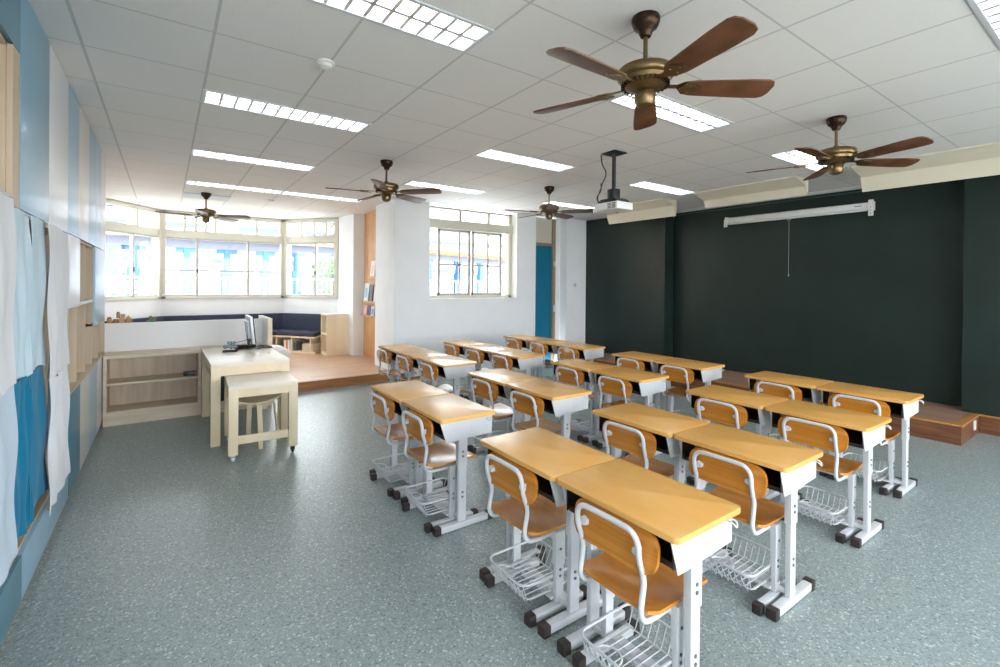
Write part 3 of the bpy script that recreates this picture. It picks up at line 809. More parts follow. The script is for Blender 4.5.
for y in (4.87, 5.34, 5.80, 6.25): m.box(-.32, -.0, y-cy-.009, y-cy+.009, .02, .60 if y < 5.6 else .374)
m.build('carcass', BEIGE, c, smooth=0)
c = cab('lower cabinets with teal, cream, pale blue and white doors at the far end', 4.36, 6.465, .055, .75)
shell(c, 4.362, 6.465, .055, .75, dividers=(4.9, 5.43, 6.0))
door(c, 4.38, 4.9, .055, .75, D_TEAL); door(c, 4.9, 5.43, .055, .75, D_CREAM); door(c, 5.43, 6.0, .055, .75, D_LIGHT); door(c, 6.0, 6.462, .055, .75, D_WHITE)
XF = XFd
m = MB(); m.box(-.895, -.562, 1.7, 6.465, 0, .055); struct(m.build('baseboard_left', mat('plinth_grey', srgb(150, 150, 142), .6)))
m = MB(); m.box(-.9, -.56, YR, 1.69, 0, H); struct(m.build('trim_3', WALL), label='plain wall section before the cabinets')

# ------------------------------------------------------------------ curtains
def curtain(label, y0, y1, xo, pieces, folds, amp, seed):
    r = empty('curtain', (XFd, (y0+y1)/2, pieces[0][0])); tag(r, label, 'curtain', 'curtains hanging over the left niche')
    rr = random.Random(seed); ph = rr.uniform(0, 6)
    for (z1, z0, sh0, sh1, mt, nm, tap) in pieces:
        def fn(u, v, z1=z1, z0=z0, tap=tap, sh0=sh0, sh1=sh1):
            z = z1+(z0-z1)*v+.012*math.sin(u*7+ph)*v
            y = (y0-r.location.y)+(y1-y0)*u
            y += (sh0*(1-u)+sh1*u)*v*(1 if tap else 0)
            f = .25+.75*(1-math.exp(-3*(pieces[0][0]-z)))
            a = amp*(.6+.4*math.sin(3*u+ph))*f
            x = xo+a*math.sin(2*PI*folds*u+ph+.5*math.sin(4*v+ph))+.006*math.sin(9*v+5*u)
            return (x, y, z-pieces[0][0])
        m = MB(); m.grid(64, 26, fn, .0022); m.build(nm, mt, r, 80)
    m = MB(); m.tube([(xo-.004, y0-r.location.y, -.004), (xo-.004, y1-r.location.y, -.004)], .005, 6); m.build('curtain_rod', SILVER, r)
    return r
curtain('long white curtain with pale blue lower half at the left edge of the photo', 1.85, 2.73, .035,
        [(1.90, 1.12, 0, 0, C_WHITE, 'upper_cloth', 0), (1.13, .40, 0, .03, C_PALE, 'lower_cloth', 1)], 4, .010, 1)
curtain('light blue curtain with deep blue lower half, next to the long white curtain', 2.735, 3.03, .028,
        [(1.86, 1.12, 0, .02, C_LIGHT, 'upper_cloth', 1), (1.13, .42, .02, .04, C_TEAL, 'lower_cloth', 1)], 2.2, .010, 2)
curtain('light blue curtain with deep blue lower half, beside the white curtain on its right', 3.04, 3.38, .028,
        [(1.86, 1.12, .0, .0, C_LIGHT, 'upper_cloth', 1), (1.13, .44, .0, .10, C_TEAL, 'lower_cloth', 1)], 2.2, .010, 5)
curtain('white curtain nearest the open beige recess, reaching almost to the floor', 3.33, 3.97, .042,
        [(1.86, 1.02, 0, .02, C_WHITE, 'upper_cloth', 1), (1.03, .32, .0, .06, C_WHITE, 'lower_cloth', 1)], 3, .013, 3)

# ================================================================== LOW SHELVES, PARTITION, TEACHER'S TABLES
def open_shelf(label, x0, x1, y0, y1, ztop, shelves, backm=OAK_BACK, front=None):
    r = empty('low_bookshelf', ((x0+x1)/2, (y0+y1)/2, 0)); tag(r, label, 'bookshelf')
    w = (x1-x0)/2; d = (y1-y0)/2
    m = MB(); m.box(-w, w, -d, d, ztop-.035, ztop, .002); m.box(-w, -w+.03, -d, d, 0, ztop-.035); m.box(w-.03, w, -d, d, 0, ztop-.035)
    m.box(-w+.03, w-.03, -d+.005, d, 0, .125, 0); m.build('carcass', OAKSHELF, r, smooth=0)
    m = MB(); m.box(-w+.03, w-.03, d-.012, d-.002, .125, ztop-.035); m.build('back_panel', backm, r, smooth=0)
    for z in shelves:
        m = MB(); m.box(-w+.03, w-.03, -d+.01, d-.012, z-.012, z+.012, .002); m.build('shelf', OAKSHELF, r)
    return r
open_shelf('low two-shelf oak bookshelf against the white partition, by the cabinet wall', -.54, .345, 6.475, 6.845, .755, (.44, .137))
s2 = open_shelf('low cupboard with dark doors behind the teacher table', .35, 1.05, 6.475, 6.845, .755, ())
for a in (-.318, .002):
    m = MB(); m.box(a, a+.316, -.18, -.165, .13, .715, .002); m.build('door', mat('dark_cupboard_door', srgb(22, 28, 40), .3) if a < 0 else bpy.data.materials['dark_cupboard_door'], s2)
m = MB(); m.box(-.31, .31, -.1815, -.1795, .43, .435); m.build('edge_strip', SILVER, s2)

root = empty('partition', (.25, 6.875, 0)); tag(root, 'low white partition behind the bookshelf and teacher table', 'partition')
m = MB(); m.box(-1.13, .80, -.025, .025, 0, 1.075, .002); m.build('panel', mat('white_board', srgb(236, 236, 236), .6), root)
m = MB(); m.box(.8, .85, -.40, .32, 0, 1.10, .002); m.build('end_panel', bpy.data.materials['white_board'], root)
m = MB(); m.box(.798, .853, -.408, -.399, 0, 1.102, .002); m.build('edge_band', PALE, root)

def heavy_table(name, label, x, y, rz, w, d, h, leg, apron, mt, ov=0):
    """origin at the front-left corner on the floor; +Y away from the camera"""
    r = empty(name, (x, y, 0), math.radians(rz)); tag(r, label, 'table')
    m = MB(); m.box(0, w, 0, d, h-.03, h, .003); m.build('tabletop', PALE_LIT, r)
    return r
t1 = heavy_table('teacher_table', 'pale wooden teacher table holding the monitor and cables', .352, 5.14, .3, .69, 1.28, .775, .08, .1, PALE)
hleg = .745
for (a, b) in ((0, 0), (.61, 0), (0, 1.20), (.61, 1.20)):
    m = MB(); m.box(a, a+.08, b, b+.08, 0, hleg, .003); m.build('leg', PALE, t1)
m = MB(); m.box(.08, .61, .005, .03, .66, .745, .002); m.box(.005, .03, .08, 1.20, .66, .745, .002); m.box(.66, .685, .08, 1.20, .66, .745, .002); m.build('apron', PALE, t1, smooth=0)
t2 = heavy_table('side_table', 'smaller pale wooden table on castors, pulled out from under the teacher table', .445, 4.60, -2.5, .555, .72, .655, .08, .08, PALE)
for (a, b) in ((0, 0), (.48, 0), (0, .64), (.48, .64)):
    m = MB(); m.box(a, a+.075, b, b+.075, .06, .625, .003); m.build('leg', PALE, t2)
    m = MB(); m.box(a+.02, a+.055, b+.02, b+.055, .045, .062); m.lathe([(.004, -.012), (.02, -.01), (.022, 0), (.02, .01), (.004, .012)], 14, M=Matrix.Translation((a+.0375, b+.03, .022)) @ Matrix.Rotation(PI/2, 4, 'Y')); m.box(a+.02, a+.024, b+.018, b+.05, .02, .05); m.box(a+.051, a+.055, b+.018, b+.05, .02, .05)
    m.build('castor', SILVER if a < .1 else BLACK, t2)
m = MB(); m.box(.075, .48, .005, .03, .555, .625, .002); m.box(.005, .03, .075, .64, .555, .625, .002); m.box(.525, .55, .075, .64, .555, .625, .002); m.build('apron', PALE, t2, smooth=0)
m = MB(); m.box(.075, .48, .02, .045, .145, .215, .003); m.build('stretcher', PALE, t2)

# bent-ply stool: curved seat, legs bending down from under it
r = empty('stool', (.705, 5.03, 0), math.radians(9)); tag(r, 'bent plywood stool with curved seat standing under the smaller table', 'stool')
def sseat(u, v):
    x = -.21+.42*u; y = (v-.5)*.30
    return (x, y, .428+.050*(2*u-1)**2)
m = MB(); m.grid(14, 6, sseat, .012); m.build('seat', PALE, r, 60)
for (ax, ay) in ((0, -1), (0, 1), (-1, 0), (1, 0)):
    pts = smooth_path([(ax*.02, ay*.02, .408), (ax*.12, ay*.10, .408), (ax*.17, ay*.135, .392), (ax*.185, ay*.15, .33), (ax*.22, ay*.19, .0)], 2)
    m = MB()
    for p, q in zip(pts, pts[1:]):
        d = (q-p); s = Vector((-ay, ax, 0)) if (ax or ay) else Vector((1, 0, 0))
        n = d.cross(s).normalized()*.007; e = d.normalized()*.002
        w0, w1 = [.021 if z_ > .2 else .019 for z_ in (p.z, q.z)]
        bm = bmesh.new()
        vs = [bm.verts.new(c_) for c_ in (p-e-s*w0-n, p-e+s*w0-n, p-e+s*w0+n, p-e-s*w0+n, q+e-s*w1-n, q+e+s*w1-n, q+e+s*w1+n, q+e-s*w1+n)]
        for f in ((0, 1, 2, 3), (7, 6, 5, 4), (0, 4, 5, 1), (1, 5, 6, 2), (2, 6, 7, 3), (3, 7, 4, 0)): bm.faces.new([vs[i] for i in f])
        bmesh.ops.recalc_face_normals(bm, faces=bm.faces[:]); m._merge(bm)
    m.build('leg', PALE, r, smooth=0)

# monitor on the teacher table
TZ = .775
r = empty('computer_monitor', (.855, 6.22, TZ), math.radians(0)); tag(r, 'silver computer monitor seen almost edge-on on the teacher table', 'monitor')
Mx = Matrix.Rotation(math.radians(-91), 4, 'Z') @ Matrix.Rotation(math.radians(6), 4, 'X')
m = MB(); m.box(-.24, .24, -.028, .0, .075, .385, .008, Mx); m.box(-.15, .15, -.05, -.026, .13, .33, .008, Mx); m.build('casing', SILVER, r)
m = MB(); m.box(-.235, .235, .0, .012, .08, .38, .003, Mx); m.build('screen', BLACK, r)
m = MB(); m.box(-.03, .03, -.055, -.03, .01, .16, .004, Mx); m.prism(rrect(-.11, .11, -.09, .09, .04), 'z', .0, .014, .003, Matrix.Rotation(math.radians(-91), 4, 'Z')); m.build('stand', DARKGREY, r)
# cables
def coil(cx, cy, n, r0, z, seed, rad=.004):
    rr = random.Random(seed); pts = []
    for k in range(n*10):
        a = 2*PI*k/10+rr.uniform(-.2, .2); R = r0*(.7+.5*rr.random())
        pts.append((cx+R*math.cos(a), cy+R*.8*math.sin(a), z+rad+.045*rr.random()))
    return smooth_path(pts, 1)
r = empty('cable_tangle', (.74, 6.17, TZ)); tag(r, 'tangled black cables lying beside the monitor on the table', 'cables')
m = MB(); m.tube(coil(0, 0, 7, .085, 0, 2), .005, 5); m.tube(coil(.07, .04, 6, .07, 0, 8), .005, 5); m.build('black_cable', BLACK, r)
m = MB(); m.tube(smooth_path([(-.13, .0, .006), (-.10, .02, .07), (-.02, .03, .09), (.04, .0, .1), (.08, .03, .19), (.1, .04, .27)]), .004, 5); m.build('loose_cable', DARKGREY, r)
r = empty('desk_telephone', (.60, 6.03, TZ), math.radians(-15)); tag(r, 'small black gadget with grey coiled lead at the left of the table', 'gadget')
r.name = 'desk_gadget'
m = MB(); m.prism([(-.075, 0), (.075, 0), (.06, .012), (-.045, .022)], 'x', -.07, .07, .003); m.build('base', BLACK, r)
m = MB(); m.tube(coil(-.01, .06, 6, .065, .025, 4), .006, 6); m.tube(coil(.0, .06, 3, .045, .065, 9), .005, 6); m.build('coiled_lead', mat('grey_lead', srgb(140, 160, 168), .5), r)
m = MB(); m.tube([(.0, .05, .02), (.0, .05, .11)], .005, 6); m.build('stem', DARKGREY, r)
r = empty('keyboard_tray', (.975, 6.27, TZ), math.radians(10)); r.name = 'computer_keyboard'; tag(r, 'dark computer keyboard lying behind the monitor stand', 'keyboard')
m = MB(); m.prism([(-.06, 0), (.06, 0), (.06, .018), (-.06, .01)], 'x', -.03, .03, .002, Matrix.Rotation(PI/2, 4, 'Z')); 
m = MB(); m.box(-.045, .045, -.16, .08, 0, .014, .004); m.build('case', DARKGREY, r)
m = MB()
for a in range(4):
    for b_ in range(12): m.box(-.038+a*.02, -.022+a*.02, -.152+b_*.019, -.137+b_*.019, .014, .019, .001)
m.build('keys', BLACK, r)
# gadget on the bookshelf
r = empty('tape_dispenser', (.245, 6.60, .453)); tag(r, 'small dark gadget with coiled grey lead on the middle shelf of the bookshelf', 'gadget')
r.name = 'shelf_gadget'
m = MB(); m.box(-.07, .05, -.03, .05, 0, .045, .01); m.build('body', BLACK, r)
m = MB(); m.tube(coil(.02, -.04, 3, .04, 0, 6), .005, 5); m.build('coiled_lead', bpy.data.materials['grey_lead'], r)

# ------------------------------------------------------------------ wooden blocks and toys on the partition
BR = [mat('block_wood_a', srgb(176, 134, 92), .6), mat('block_wood_b', srgb(150, 108, 74), .6), mat('block_wood_c', srgb(196, 158, 112), .6), mat('block_dark', srgb(96, 78, 72), .6)]
def block(kind, x, z, s, mt, label, rot=0, hgt=None):
    r = empty(kind, (x, 6.875, z), rot); tag(r, label, 'toy block', 'wooden toy blocks on the partition')
    h = hgt or s
    m = MB()
    if kind == 'toy_cylinder': m.lathe([(0, 0), (s*.45, 0), (s*.5, .003), (s*.5, h-.003), (s*.45, h), (0, h)], 16)
    elif kind == 'toy_roof': m.prism([(-s*.6, 0), (s*.6, 0), (0, h)], 'y', -s*.4, s*.4, .002)
    else: m.box(-s/2, s/2, -min(s, .045)/2, min(s, .045)/2, 0, h, .003)
    m.build('block_body', mt, r)
    if kind == 'toy_cylinder':
        m = MB(); m.lathe([(0, 0), (s*.4, 0), (s*.36, s*.3), (0, s*.34)], 14, (0, 0, h)); m.build('cap', BR[3], r)
    return r
P0 = 1.0755
block('toy_cylinder', -.520, P0, .045, BR[0], 'wooden toy cylinder with dark cap, leftmost on the partition', 0, .055)
block('toy_block', -.463, P0, .05, BR[1], 'brown wooden block right of the capped cylinder', 0, .045)
block('toy_block', -.408, P0, .05, BR[2], 'light wooden block at the bottom of the block pile', 0, .055)
block('toy_block', -.350, P0, .05, BR[0], 'wooden block at the bottom right of the block pile', .1, .05)
block('toy_cylinder', -.315, P0+.0, .012, BR[1], 'tiny thin wooden peg at the right end of the block pile', 0, .045)
block('toy_cylinder', -.442, P0+.056, .035, BR[0], 'tall wooden peg with dark cap on top of the block pile', 0, .06)
block('toy_block', -.400, P0+.056, .042, BR[2], 'orange-brown wooden block on the second level of the pile', 0, .045)
block('toy_roof', -.352, P0+.051, .045, BR[2], 'small roof-shaped wooden block on the right of the pile', 0, .035)
r = empty('toy_bear', (-.125, 6.875, P0)); r.name = 'toy_plant'; tag(r, 'small green and brown wooden toy standing alone on the partition', 'toy')
m = MB(); m.box(-.028, .028, -.018, .018, 0, .04, .008); m.build('green_base', mat('toy_green', srgb(70, 130, 84), .6), r)
m = MB(); m.box(-.034, -.002, -.014, .014, .04, .072, .006); m.box(.012, .036, -.012, .012, .035, .062, .005); m.box(-.055, -.034, -.012, .012, 0, .024, .004); m.build('brown_pieces', BR[1], r)

# ================================================================== WINDOW BENCH IN THE BAY
def offs(d):
    """bay wall polyline moved d metres inwards"""
    W_ = [Vector(p) for p in (B0, B1, B2, B3)]; out = []
    dirs = [(W_[i+1]-W_[i]).normalized() for i in range(3)]; nr = [Vector((d_.y, -d_.x)) for d_ in dirs]
    out.append(W_[0]+nr[0]*d)
    for i in (1, 2):
        b_ = (nr[i-1]+nr[i]).normalized(); out.append(W_[i]+b_*(d/b_.dot(nr[i])))
    out.append(W_[3]+nr[2]*d)
    return out
root = empty('window_bench', (1.0, 10.5, .13)); tag(root, 'built-in bench with navy cushions along the bay window, cubbies below', 'bench')
def ring(name, d0, d1, z0, z1, mt, cut=None, split=True, bev=0, par=root, segs=(0, 1, 2)):
    A, B = offs(d0), offs(d1)
    for i in segs:
        pts = [A[i], A[i+1], B[i+1], B[i]]
        if i == 2:   # stop before the end cabinet
            k = 1.02/((Vector(B3)-Vector(B2)).length)
            k = .76
            pts[1] = A[2]+(A[3]-A[2])*k; pts[2] = B[2]+(B[3]-B[2])*.86
        m = MB(); m.prism([(p.x-1.0, p.y-10.5) for p in pts], 'z', z0-.13, z1-.13, bev); m.build(name, mt, par)
ring('seat_cushion', .12, .52, .475, .555, NAVY, bev=.012)
ring('back_cushion', .004, .115, .46, .895, NAVY, bev=.012)
ring('bench_board', .004, .51, .44, .473, PALE)
ring('plinth', .06, .49, .13, .175, PALE)
ring('rear_board', .004, .03, .175, .44, OAK_BACK)
# upright dividers between the cubbies
A, B = offs(.03), offs(.50)
for i, fr in ((0, (.3, .7)), (1, (.0, .25, .5, .75)), (2, (.0, .32, .70))):
    for f_ in fr:
        if i == 2: p = A[2]+(A[3]-A[2])*f_*.98; q = B[2]+(B[3]-B[2])*f_*1.08
        else: p = A[i]+(A[i+1]-A[i])*f_; q = B[i]+(B[i+1]-B[i])*f_
        d = (q-p).normalized(); n = Vector((-d.y, d.x))*.011
        m = MB(); m.prism([(v.x-1.0, v.y-10.5) for v in (p-n, p+n, q+n, q-n)], 'z', .045, .31); m.build('divider', PALE, root, smooth=0)

# books in the bench cubbies (right angled side)
dirC = (Vector(B3)-Vector(B2)).normalized(); nC = Vector((dirC.y, -dirC.x))
BKC = [srgb(236, 232, 226), srgb(222, 120, 70), srgb(240, 236, 230), srgb(200, 206, 212), srgb(226, 222, 214), srgb(120, 130, 128), srgb(90, 100, 96)]
def book(x, y, z, rz, w, h, d, c, label, cat='book', group=None, mtn='cover'):
    r = empty('book', (x, y, z), rz); tag(r, label, cat, group)
    mt = bpy.data.materials.get('cover_%d_%d_%d' % tuple(int(v*255) for v in c[:3])) or mat('cover_%d_%d_%d' % tuple(int(v*255) for v in c[:3]), c, .5)
    m = MB(); m.box(-w/2, w/2, 0, d, 0, h, .0012); m.build('cover', mt, r)
    m = MB(); m.box(-w/2+.002, w/2-.002, .004, d+.001, h-.0015, h+.0008); m.build('pages', bpy.data.materials.get('page_paper') or mat('page_paper', srgb(240, 236, 226), .8), r)
    return r
Bf = offs(.47)
pos = .18
NM = ['white', 'orange', 'off-white', 'pale grey', 'cream', 'grey-green', 'dark green-grey']
for k in range(7):
    w = (.05, .045, .03, .05, .03, .04, .045)[k]; h = (.20, .19, .21, .20, .19, .18, .17)[k]
    p = Bf[2]+dirC*(pos+w/2); pos += w+.002
    book(p.x, p.y, .1755, math.atan2(dirC.y, dirC.x), w, h, .2, BKC[k], '%s book standing in the bench cubby, %s in its row' % (NM[k], ('first from the left', 'second from the left', 'third from the left', 'in the centre', 'third from the right', 'second from the right', 'last on the right')[k]), group='books in the bench cubby')
# basket in next cubby
p = Bf[2]+dirC*.76
r = empty('storage_basket', (p.x, p.y, .1755), math.atan2(dirC.y, dirC.x)); tag(r, 'beige woven box in the bench cubby beside the tall end cabinet', 'box')
m = MB(); m.box(-.13, .13, 0, .25, 0, .15, .008); bx = m.build('box_body', mat('woven_beige', srgb(206, 190, 166), .8), r)
m = MB()
for k in range(5): m.box(-.132, .132, -.004, .0, .012+k*.028, .026+k*.028, .002)
m.build('woven_band', mat('woven_light', srgb(222, 208, 188), .8), r)

# tall cabinet at the end of the bench
r = empty('end_cabinet', (2.755, 9.55, .13)); tag(r, 'pale wooden end cabinet with open side cubbies at the right of the bench', 'cabinet')
a0, a1, b0, b1, ht = -.195, .225, -.20, .22, .80
m = MB(); m.box(a0, a1, b0, b0+.018, 0, ht); m.box(a0, a1, b1-.018, b1, 0, ht); m.box(a1-.018, a1, b0+.018, b1-.018, 0, ht); m.box(a0, a1-.018, b0+.018, b1-.018, 0, .05); m.box(a0, a1-.018, b0+.018, b1-.018, ht-.02, ht)
m.build('carcass', PALE, r, smooth=0)
m = MB(); m.box(a0+.002, a1-.018, b0+.018, b1-.018, .40, .42); m.build('shelf', PALE, r)
m = MB(); m.box(a0-.004, a1+.004, b0-.004, b1+.004, ht, ht+.012, .002); m.build('top_board', D_WHITE, r)
for k, (c_, nm, w) in enumerate(((srgb(40, 130, 90), 'green', .035), (srgb(60, 150, 110), 'light green', .03), (srgb(220, 224, 220), 'white', .03))):
    book(2.755+a0+.03, 9.55+b0+.075+.045*k, .13+.4205, -PI/2, w, .26-.03*k, .2, c_, '%s book upright in the upper side cubby of the end cabinet' % nm, group='books in the end cabinet')
# display rails with picture books on the wood wall (x = 3.2)
for i, (z, ya, yb, nm) in enumerate(((1.66, 7.98, 8.72, 'top'), (1.185, 7.98, 9.03, 'middle'), (.92, 7.98, 9.06, 'bottom'))):
    r = empty('book_rail', (3.2, (ya+yb)/2, z)); tag(r, '%s wooden book rail on the honey wood wall' % nm, 'shelf', 'book rails')
    hh = (yb-ya)/2
    m = MB(); m.box(-.065, -.001, -hh, hh, -.012, 0, .002); m.build('ledge', PANELWOOD, r)
    m = MB(); m.box(-.065, -.057, -hh, hh, 0, .028, .002); m.build('lip', PANELWOOD, r)
def mag(y, z, w, h, c, label, c2=None):
    r = empty('picture_book', (3.150, y, z)); tag(r, label, 'book', 'picture books on the display rails')
    M = Matrix.Rotation(math.radians(6), 4, 'Y')
    n_ = 'mag_%d_%d_%d' % tuple(int(v*255) for v in c[:3])
    m = MB(); m.box(-.005, .005, -w/2, w/2, 0, h, .001, M); m.build('front_cover', bpy.data.materials.get(n_) or mat(n_, c, .4), r)
    if c2:
        n2 = 'mag_%d_%d_%d' % tuple(int(v*255) for v in c2[:3])
        m = MB(); m.box(-.0062, -.005, -w*.3, w*.3, h*.25, h*.75, 0, M); m.build('cover_picture', bpy.data.materials.get(n2) or mat(n2, c2, .4), r)
mag(8.52, 1.661, .22, .31, srgb(232, 216, 206), 'pale pink picture book on the top rail', srgb(220, 190, 180))
mag(8.27, 1.661, .20, .26, srgb(70, 60, 60), 'dark picture book on the top rail beside the pier')
mag(8.86, 1.186, .24, .37, srgb(206, 222, 228), 'pale blue picture book on the middle rail', srgb(150, 190, 210))
mag(8.62, 1.186, .20, .34, srgb(52, 50, 56), 'dark picture book on the middle rail')
mag(8.35, 1.186, .20, .30, srgb(220, 210, 200), 'cream picture book on the middle rail')
mag(8.90, .921, .19, .21, srgb(222, 160, 150), 'pink picture book on the bottom rail', srgb(236, 190, 180))
mag(8.69, .921, .17, .21, srgb(70, 60, 90), 'dark violet picture book on the bottom rail')
mag(8.50, .921, .17, .20, srgb(190, 200, 222), 'pale violet picture book on the bottom rail', srgb(120, 130, 180))
mag(8.30, .921, .17, .21, srgb(40, 50, 90), 'navy picture book on the bottom rail')

# bean bag behind the teacher table
r = empty('bean_bag', (1.50, 8.75, .13)); tag(r, 'white bean bag on the raised floor behind the teacher table', 'bean bag')
def bb(u, v):
    a = 2*PI*u; t = v
    R = .30*math.sin(PI*min(1, t*1.02))**.65*(1+.05*math.sin(3*a+1)) if 0 < t < 1 else 0
    z = .02+.36*(1-math.cos(PI*t))/2
    lean = (z/.4)**2*-.10
    return (R*math.cos(a)+lean, R*math.sin(a), max(0, z-.02)*(1+.25*max(0, -math.cos(a))*(R > 0)))
m = MB(); m.grid(28, 16, bb); bmesh.ops.remove_doubles(m.bm, verts=m.bm.verts[:], dist=.002); m.build('bag', cloth('bean_fabric', srgb(230, 230, 228)), r, 80)
m = MB(); m.tube([(-.10, 0, .37), (-.115, 0, .42)], [.018, .008], 8); m.build('tuft', bpy.data.materials['bean_fabric'], r)

# ================================================================== OUTSIDE
E_WHITE = mat('facade_white', srgb(178, 180, 184), .8)
E_GREY = mat('facade_grey', srgb(92, 98, 114), .8)
E_BLUE = mat('steel_blue', srgb(30, 80, 144), .5)
E_BLUE2 = mat('steel_blue_pale', srgb(44, 98, 160), .5)
E_ORANGE = mat('orange_soffit', srgb(186, 92, 44), .7)
E_GRND = noise_vary(mat('pale_concrete', srgb(200, 198, 190), .9), srgb(190, 188, 180), srgb(208, 206, 200), 2)
m = MB(); m.box(-40, 60, 11.3, 70, -.3, -.12); struct(m.build('ground', E_GRND, smooth=0))
m = MB(); m.box(-40, 60, -40, YR-.4, -.3, -.12); struct(m.build('ground_rear', E_GRND, smooth=0))
# white fence
FY = 14.0
root = empty('fence', (3.0, FY, -.12)); tag(root, 'white vertical-bar fence outside the windows', 'fence')
m = MB(); m.box(-6, 7, -.03, .03, 1.74, 1.79, .004); m.build('top_rail', E_WHITE, root)
m = MB(); m.box(-6, 7, -.02, .02, .12, .17, .004); m.build('bottom_rail', E_WHITE, root)
bar0 = None
for k in range(96):
    x = -5.95+k*.1355
    if bar0 is None:
        m = MB(); m.box(-.018, .018, -.012, .012, .02, 1.74, 0); bar0 = m.build('fence_bar', E_WHITE, root); bar0.location = (x, 0, 0)
    else:
        c = bar0.copy(); COL.objects.link(c); c.parent = root; c.location = (x, 0, 0)
# louvred yellowish screen behind the fence on the left
root = empty('louvre_screen', (-1.7, 15.2, -.12)); tag(root, 'pale yellow slatted screen behind the fence on the left', 'screen')
m = MB(); m.box(-1.5, -1.42, -.03, .03, 0, 1.7); m.box(1.42, 1.5, -.03, .03, 0, 1.7); m.build('post', E_WHITE, root)
m = MB()
for k in range(13): m.box(-1.42, 1.42, -.02, .02, .1+k*.125, .17+k*.125)
m.build('slats', mat('pale_yellow', srgb(240, 226, 190), .8), root)

# covered walkway: orange soffit edge, grey-blue beam, blue steel columns
def walkway(name, P, Q, cols, label, zr=3.42):
    P, Q = Vector(P), Vector(Q); L = (Q-P).length; a = math.atan2((Q-P).y, (Q-P).x)
    r = empty(name, (P.x, P.y, -.12), a); tag(r, label, 'walkway roof')
    z = zr+.12
    m = MB(); m.box(0, L, -.2, 5.0, z+.22, z+.42); m.build('roof', E_WHITE, r)
    m = MB(); m.box(0, L, -.25, .15, z, z+.24); m.build('fascia', E_ORANGE, r)
    m = MB(); m.box(0, L, .2, .5, z-.42, z-.02); m.build('beam', E_GREY, r)
    for k, x in enumerate(cols):
        m = MB(); m.box(x-.22, x+.22, .2, .58, 0, z-1.3, .01); m.box(x-.12, x+.12, .25, .5, z-1.3, z-.42)
        m.box(x-.42, x+.42, .3, .45, z-.60, z-.42)
        m.build('column', (E_BLUE if k % 2 else E_BLUE2), r)
    return r
walkway('covered_walkway', (-9, 23.2), (9.5, 25.2), [7.3, 8.0, 9.85, 11.4, 13.05, 14.5, 16.6], 'covered walkway with orange roof edge and blue steel columns across the yard')
walkway('covered_walkway', (12, 27.5), (26, 33.5), [3.2, 6.5, 9.5], 'covered walkway with blue columns seen through the back wall window', 3.6)
# white building behind
def building(label, x0, x1, y, h, floors, nwin):
    r = empty('school_building', ((x0+x1)/2, y, -.12)); tag(r, label, 'building')
    w = (x1-x0)/2
    m = MB(); m.box(-w, w, 0, 6, 0, h); m.build('wall', E_WHITE, r, smooth=0)
    for f_ in range(floors):
        z = .9+f_*3.2
        m = MB(); m.box(-w, w, -.5, 0, z+2.0, z+2.3); m.build('sun_shade', E_GREY, r, smooth=0)
        for k in range(nwin):
            x = -w+(k+.5)*2*w/nwin
            m = MB(); m.box(x-w/nwin*.6, x+w/nwin*.6, -.04, .02, z, z+1.3); m.build('window_band', E_GREY, r, smooth=0)
building('long white building with grey window bands beyond the walkway', -14, 16, 36, 7.0, 2, 7)
building('tall white building seen through the back wall window', 20, 44, 46, 12, 3, 5)
# tree
LEAF = noise_vary(mat('leaf', srgb(120, 160, 90), .8), srgb(60, 92, 48), srgb(96, 128, 70), 3)
def tree(label, x, y, h, R, seed, n=900):
    r = empty('tree', (x, y, -.12)); tag(r, label, 'tree')
    m = MB(); m.tube([(0, 0, 0), (.05, 0, h*.4), (0, .05, h*.75)], [.13, .10, .05], 8)
    for k in range(5):
        a = k*1.26; m.tube([(0, 0, h*.45), (R*.5*math.cos(a), R*.5*math.sin(a), h*.75)], [.05, .02], 6)
    m.build('trunk', BROWN_TRIM, r)
    rr = random.Random(seed); bm = bmesh.new()
    for _ in range(n):
        while True:
            p = Vector((rr.uniform(-1, 1), rr.uniform(-1, 1), rr.uniform(-1, 1)))
            if .35 < p.length < 1: break
        c = Vector((p.x*R, p.y*R, h*.72+p.z*R*.75)); s = rr.uniform(.07, .14)
        u = Vector((rr.uniform(-1, 1), rr.uniform(-1, 1), rr.uniform(-1, 1))).normalized(); v = u.orthogonal().normalized()
        bm.faces.new([bm.verts.new(c+u*s), bm.verts.new(c+v*s*.6), bm.verts.new(c-u*s), bm.verts.new(c-v*s*.6)])
    m = MB(); m._merge(bm); m.build('foliage', LEAF, r, smooth=0)
tree('pale green tree beyond the fence at the right end of the bay window', 6.0, 20.5, 2.75, 1.1, 3)

# ================================================================== LIGHT AND CAMERA
w = bpy.data.worlds.new('sky'); SC.world = w; w.use_nodes = True
nt = w.node_tree; bg = nt.nodes['Background']
bg.inputs['Color'].default_value = (.90, .95, 1.0, 1); bg.inputs['Strength'].default_value = 3.1
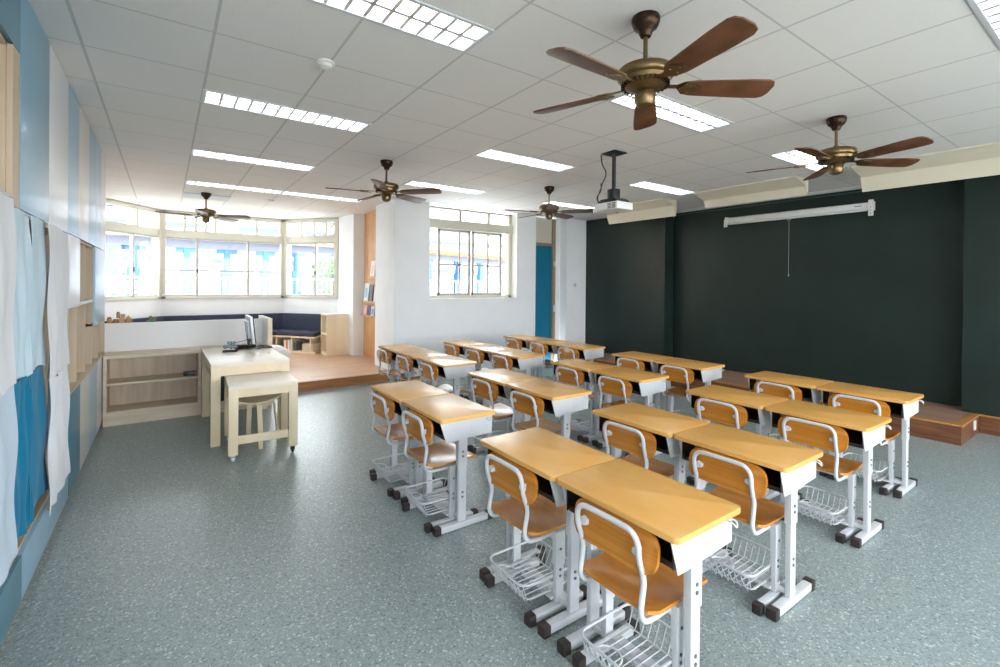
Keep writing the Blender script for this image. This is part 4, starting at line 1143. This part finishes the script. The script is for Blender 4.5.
# sampling portals in the window openings
def portal(P, Q, z0, z1, flip=False):
    P, Q = Vector(P), Vector(Q); L = (Q-P).length; c = (P+Q)/2
    d = bpy.data.lights.new('portal', 'AREA'); d.shape = 'RECTANGLE'; d.size = L; d.size_y = z1-z0
    d.cycles.is_portal = True
    o = bpy.data.objects.new('portal', d); COL.objects.link(o); o.location = (c.x, c.y, (z0+z1)/2)
    t = (Q-P).normalized(); inw = Vector((t.y, -t.x, 0)) if not flip else Vector((-t.y, t.x, 0))
    zax = -inw; xax = Vector((t.x, t.y, 0)); yax = zax.cross(xax)
    o.matrix_world = Matrix.Translation(o.location) @ Matrix((xax, yax, zax)).transposed().to_4x4()
for P, Q in ((B0, B1), (B1, B2), (B2, B3)): 
    P2, Q2 = Vector(P), Vector(Q); n_ = Vector((-(Q2-P2).y, (Q2-P2).x)).normalized()*.16
    portal(P2+n_, Q2+n_, 1.2, 2.9)
portal((3.62, 7.42), (5.46, 7.42), 1.3, 2.9)
portal((-.7, YR-.2), (7.3, YR-.2), .8, 2.6, True)

cam = bpy.data.cameras.new('camera'); co = bpy.data.objects.new('camera', cam); COL.objects.link(co)
R_ = Vector((.81818, -.57490, .00883)); U_ = Vector((-.00541, .00766, .99996)); F_ = Vector((.57495, .81818, -.00315))
F_ = F_.normalized(); R_ = (R_-F_*R_.dot(F_)).normalized(); U_ = R_.cross(F_)
co.matrix_world = Matrix.Translation((0, 0, 1.56)) @ Matrix((R_, U_, -F_)).transposed().to_4x4()
cam.sensor_width = 36; cam.sensor_fit = 'HORIZONTAL'; cam.lens = 470.37/1000*36
cam.shift_x = .003747; cam.shift_y = -.0481
cam.clip_start = .05; cam.clip_end = 300
SC.camera = co
SC.view_settings.view_transform = 'Standard'; SC.view_settings.look = 'None'
SC.view_settings.gamma = 1; SC.view_settings.use_curve_mapping = False
SC.view_settings.exposure = 2.0
SC.cycles.max_bounces = 10; SC.cycles.diffuse_bounces = 5; SC.cycles.glossy_bounces = 4; SC.cycles.transparent_max_bounces = 12
SC.cycles.use_denoising = True; SC.cycles.use_adaptive_sampling = False; SC.cycles.sample_clamp_indirect = 8
SC.cycles.caustics_reflective = False; SC.cycles.caustics_refractive = False
